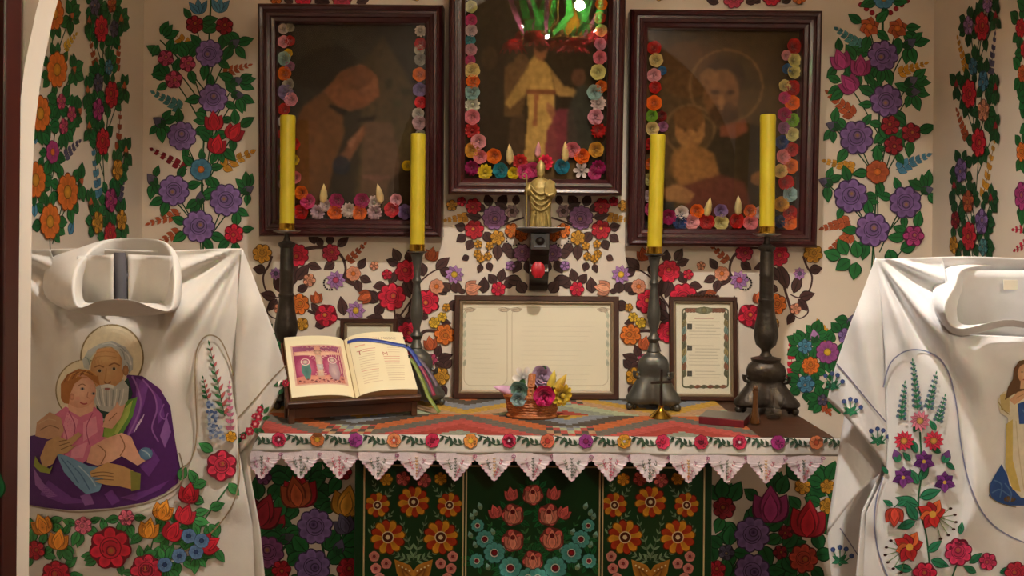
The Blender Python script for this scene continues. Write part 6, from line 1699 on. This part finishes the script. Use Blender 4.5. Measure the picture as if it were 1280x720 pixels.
def mirrored(u, v, yd):
    dr = (at(u, v, 1.0)-eye); t = (org-eye).dot(nrm)/dr.dot(nrm); hit = eye+dr*t
    r = dr-2*dr.dot(nrm)*nrm
    return hit+r*((yd-hit.y)/r.y)
CY = -1.5
c0 = mirrored(696, 52, CY); top = mirrored(724, 6, CY)
ch = empty('chandelier', (c0.x, CY, ZC), label='brass chandelier dressed with red crepe flowers and green paper leaves', cat='chandelier')
zb_ = c0.z-ZC; zl = top.z-ZC
MB().lathe([(0.001, 0), (0.07, -0.002), (0.05, -0.04), (0.012, -0.05), (0.011, zb_+0.16), (0.05, zb_+0.13), (0.06, zb_+0.08), (0.02, zb_+0.02), (0.001, zb_)], 18).build('column', 'lamp_metal', ch)
MB().lathe([(0.25, zb_+0.02), (0.262, zb_+0.03), (0.25, zb_+0.04), (0.238, zb_+0.03), (0.25, zb_+0.02)], 40).build('hoop', 'lamp_metal', ch)
rch = random.Random(12)
for k in range(7):
    a = 2*PI*k/7+0.35
    ex, ey = 0.36*math.cos(a), 0.36*math.sin(a)
    zz = zb_+(0.03, -0.05, 0.0, -0.06, 0.04, -0.03, 0.02)[k]
    MB().tube([(0.02*math.cos(a), 0.02*math.sin(a), zb_+0.08), (0.15*math.cos(a), 0.15*math.sin(a), zb_+0.0), (0.25*math.cos(a), 0.25*math.sin(a), zb_+0.03), (ex, ey, zz+0.05)], 0.007, 8).build('arm', 'lamp_metal', ch)
    mb = MB()
    for ring, (n_, L_, up_) in enumerate(((14, 0.125, 0.25), (11, 0.10, 0.7), (8, 0.07, 1.3))):
        for j in range(n_):
            b_ = 2*PI*j/n_+ring*0.2
            mb.grid(lambda u_, v_: (ex+L_*v_*math.cos(b_)+(u_-.5)*0.06*math.sin(PI*(.15+.8*v_))*-math.sin(b_), ey+L_*v_*math.sin(b_)+(u_-.5)*0.06*math.sin(PI*(.15+.8*v_))*math.cos(b_), zz+0.05+L_*v_*up_*0.6-0.10*v_*v_*L_/0.1*(1-up_*.4)+0.006*math.sin(9*u_)), 3, 3)
    mb.build('crepe_flower', 'crepe_red', ch)
    for j in range(4):
        b_ = a+rch.uniform(-.6, .6); rr_ = rch.uniform(0.10, 0.38); hgt = rch.uniform(0.16, 0.42); tw = rch.uniform(-.16, .16); lw_ = rch.uniform(.04, .075)
        mb = MB()
        mb.grid(lambda u_, v_: (rr_*math.cos(b_)+(u_-0.5)*lw_*math.sin(PI*(0.1+0.88*v_))+tw*v_, rr_*math.sin(b_)+0.04*v_*(u_-.5), zb_+0.05+hgt*v_+0.015*math.sin(6*u_)), 4, 6)
        mb.build('leaf', 'crepe_green' if rch.random() < .7 else ('crepe_pink' if rch.random() < .5 else 'crepe_orange'), ch)
MB().sphere((top.x-c0.x, 0.08, zl-0.01), 0.042, 16, 10).build('bulb', 'chandelier_bulb', ch)
MB().tube([(0, 0, zl+0.11), ((top.x-c0.x)*.6, 0.05, zl+0.12), (top.x-c0.x, 0.08, zl+0.09)], 0.01, 8).build('bulb_holder', 'lamp_metal', ch)
for u_, v_, dy_ in ((684, 46, 0.30), (652, 34, 0.12), (744, 40, 0.15)):
    q = mirrored(u_, v_, CY+dy_)-Vector(ch.location)
    MB().sphere(tuple(q), 0.015, 12, 8).build('bulb', 'chandelier_bulb', ch)
    MB().tube([(q.x, q.y, q.z+0.014), (q.x, q.y, q.z+0.05), (q.x*0.5, q.y*0.5, q.z+0.09), (0, 0, zb_+0.16)], 0.005, 6).build('bulb_holder', 'lamp_metal', ch)
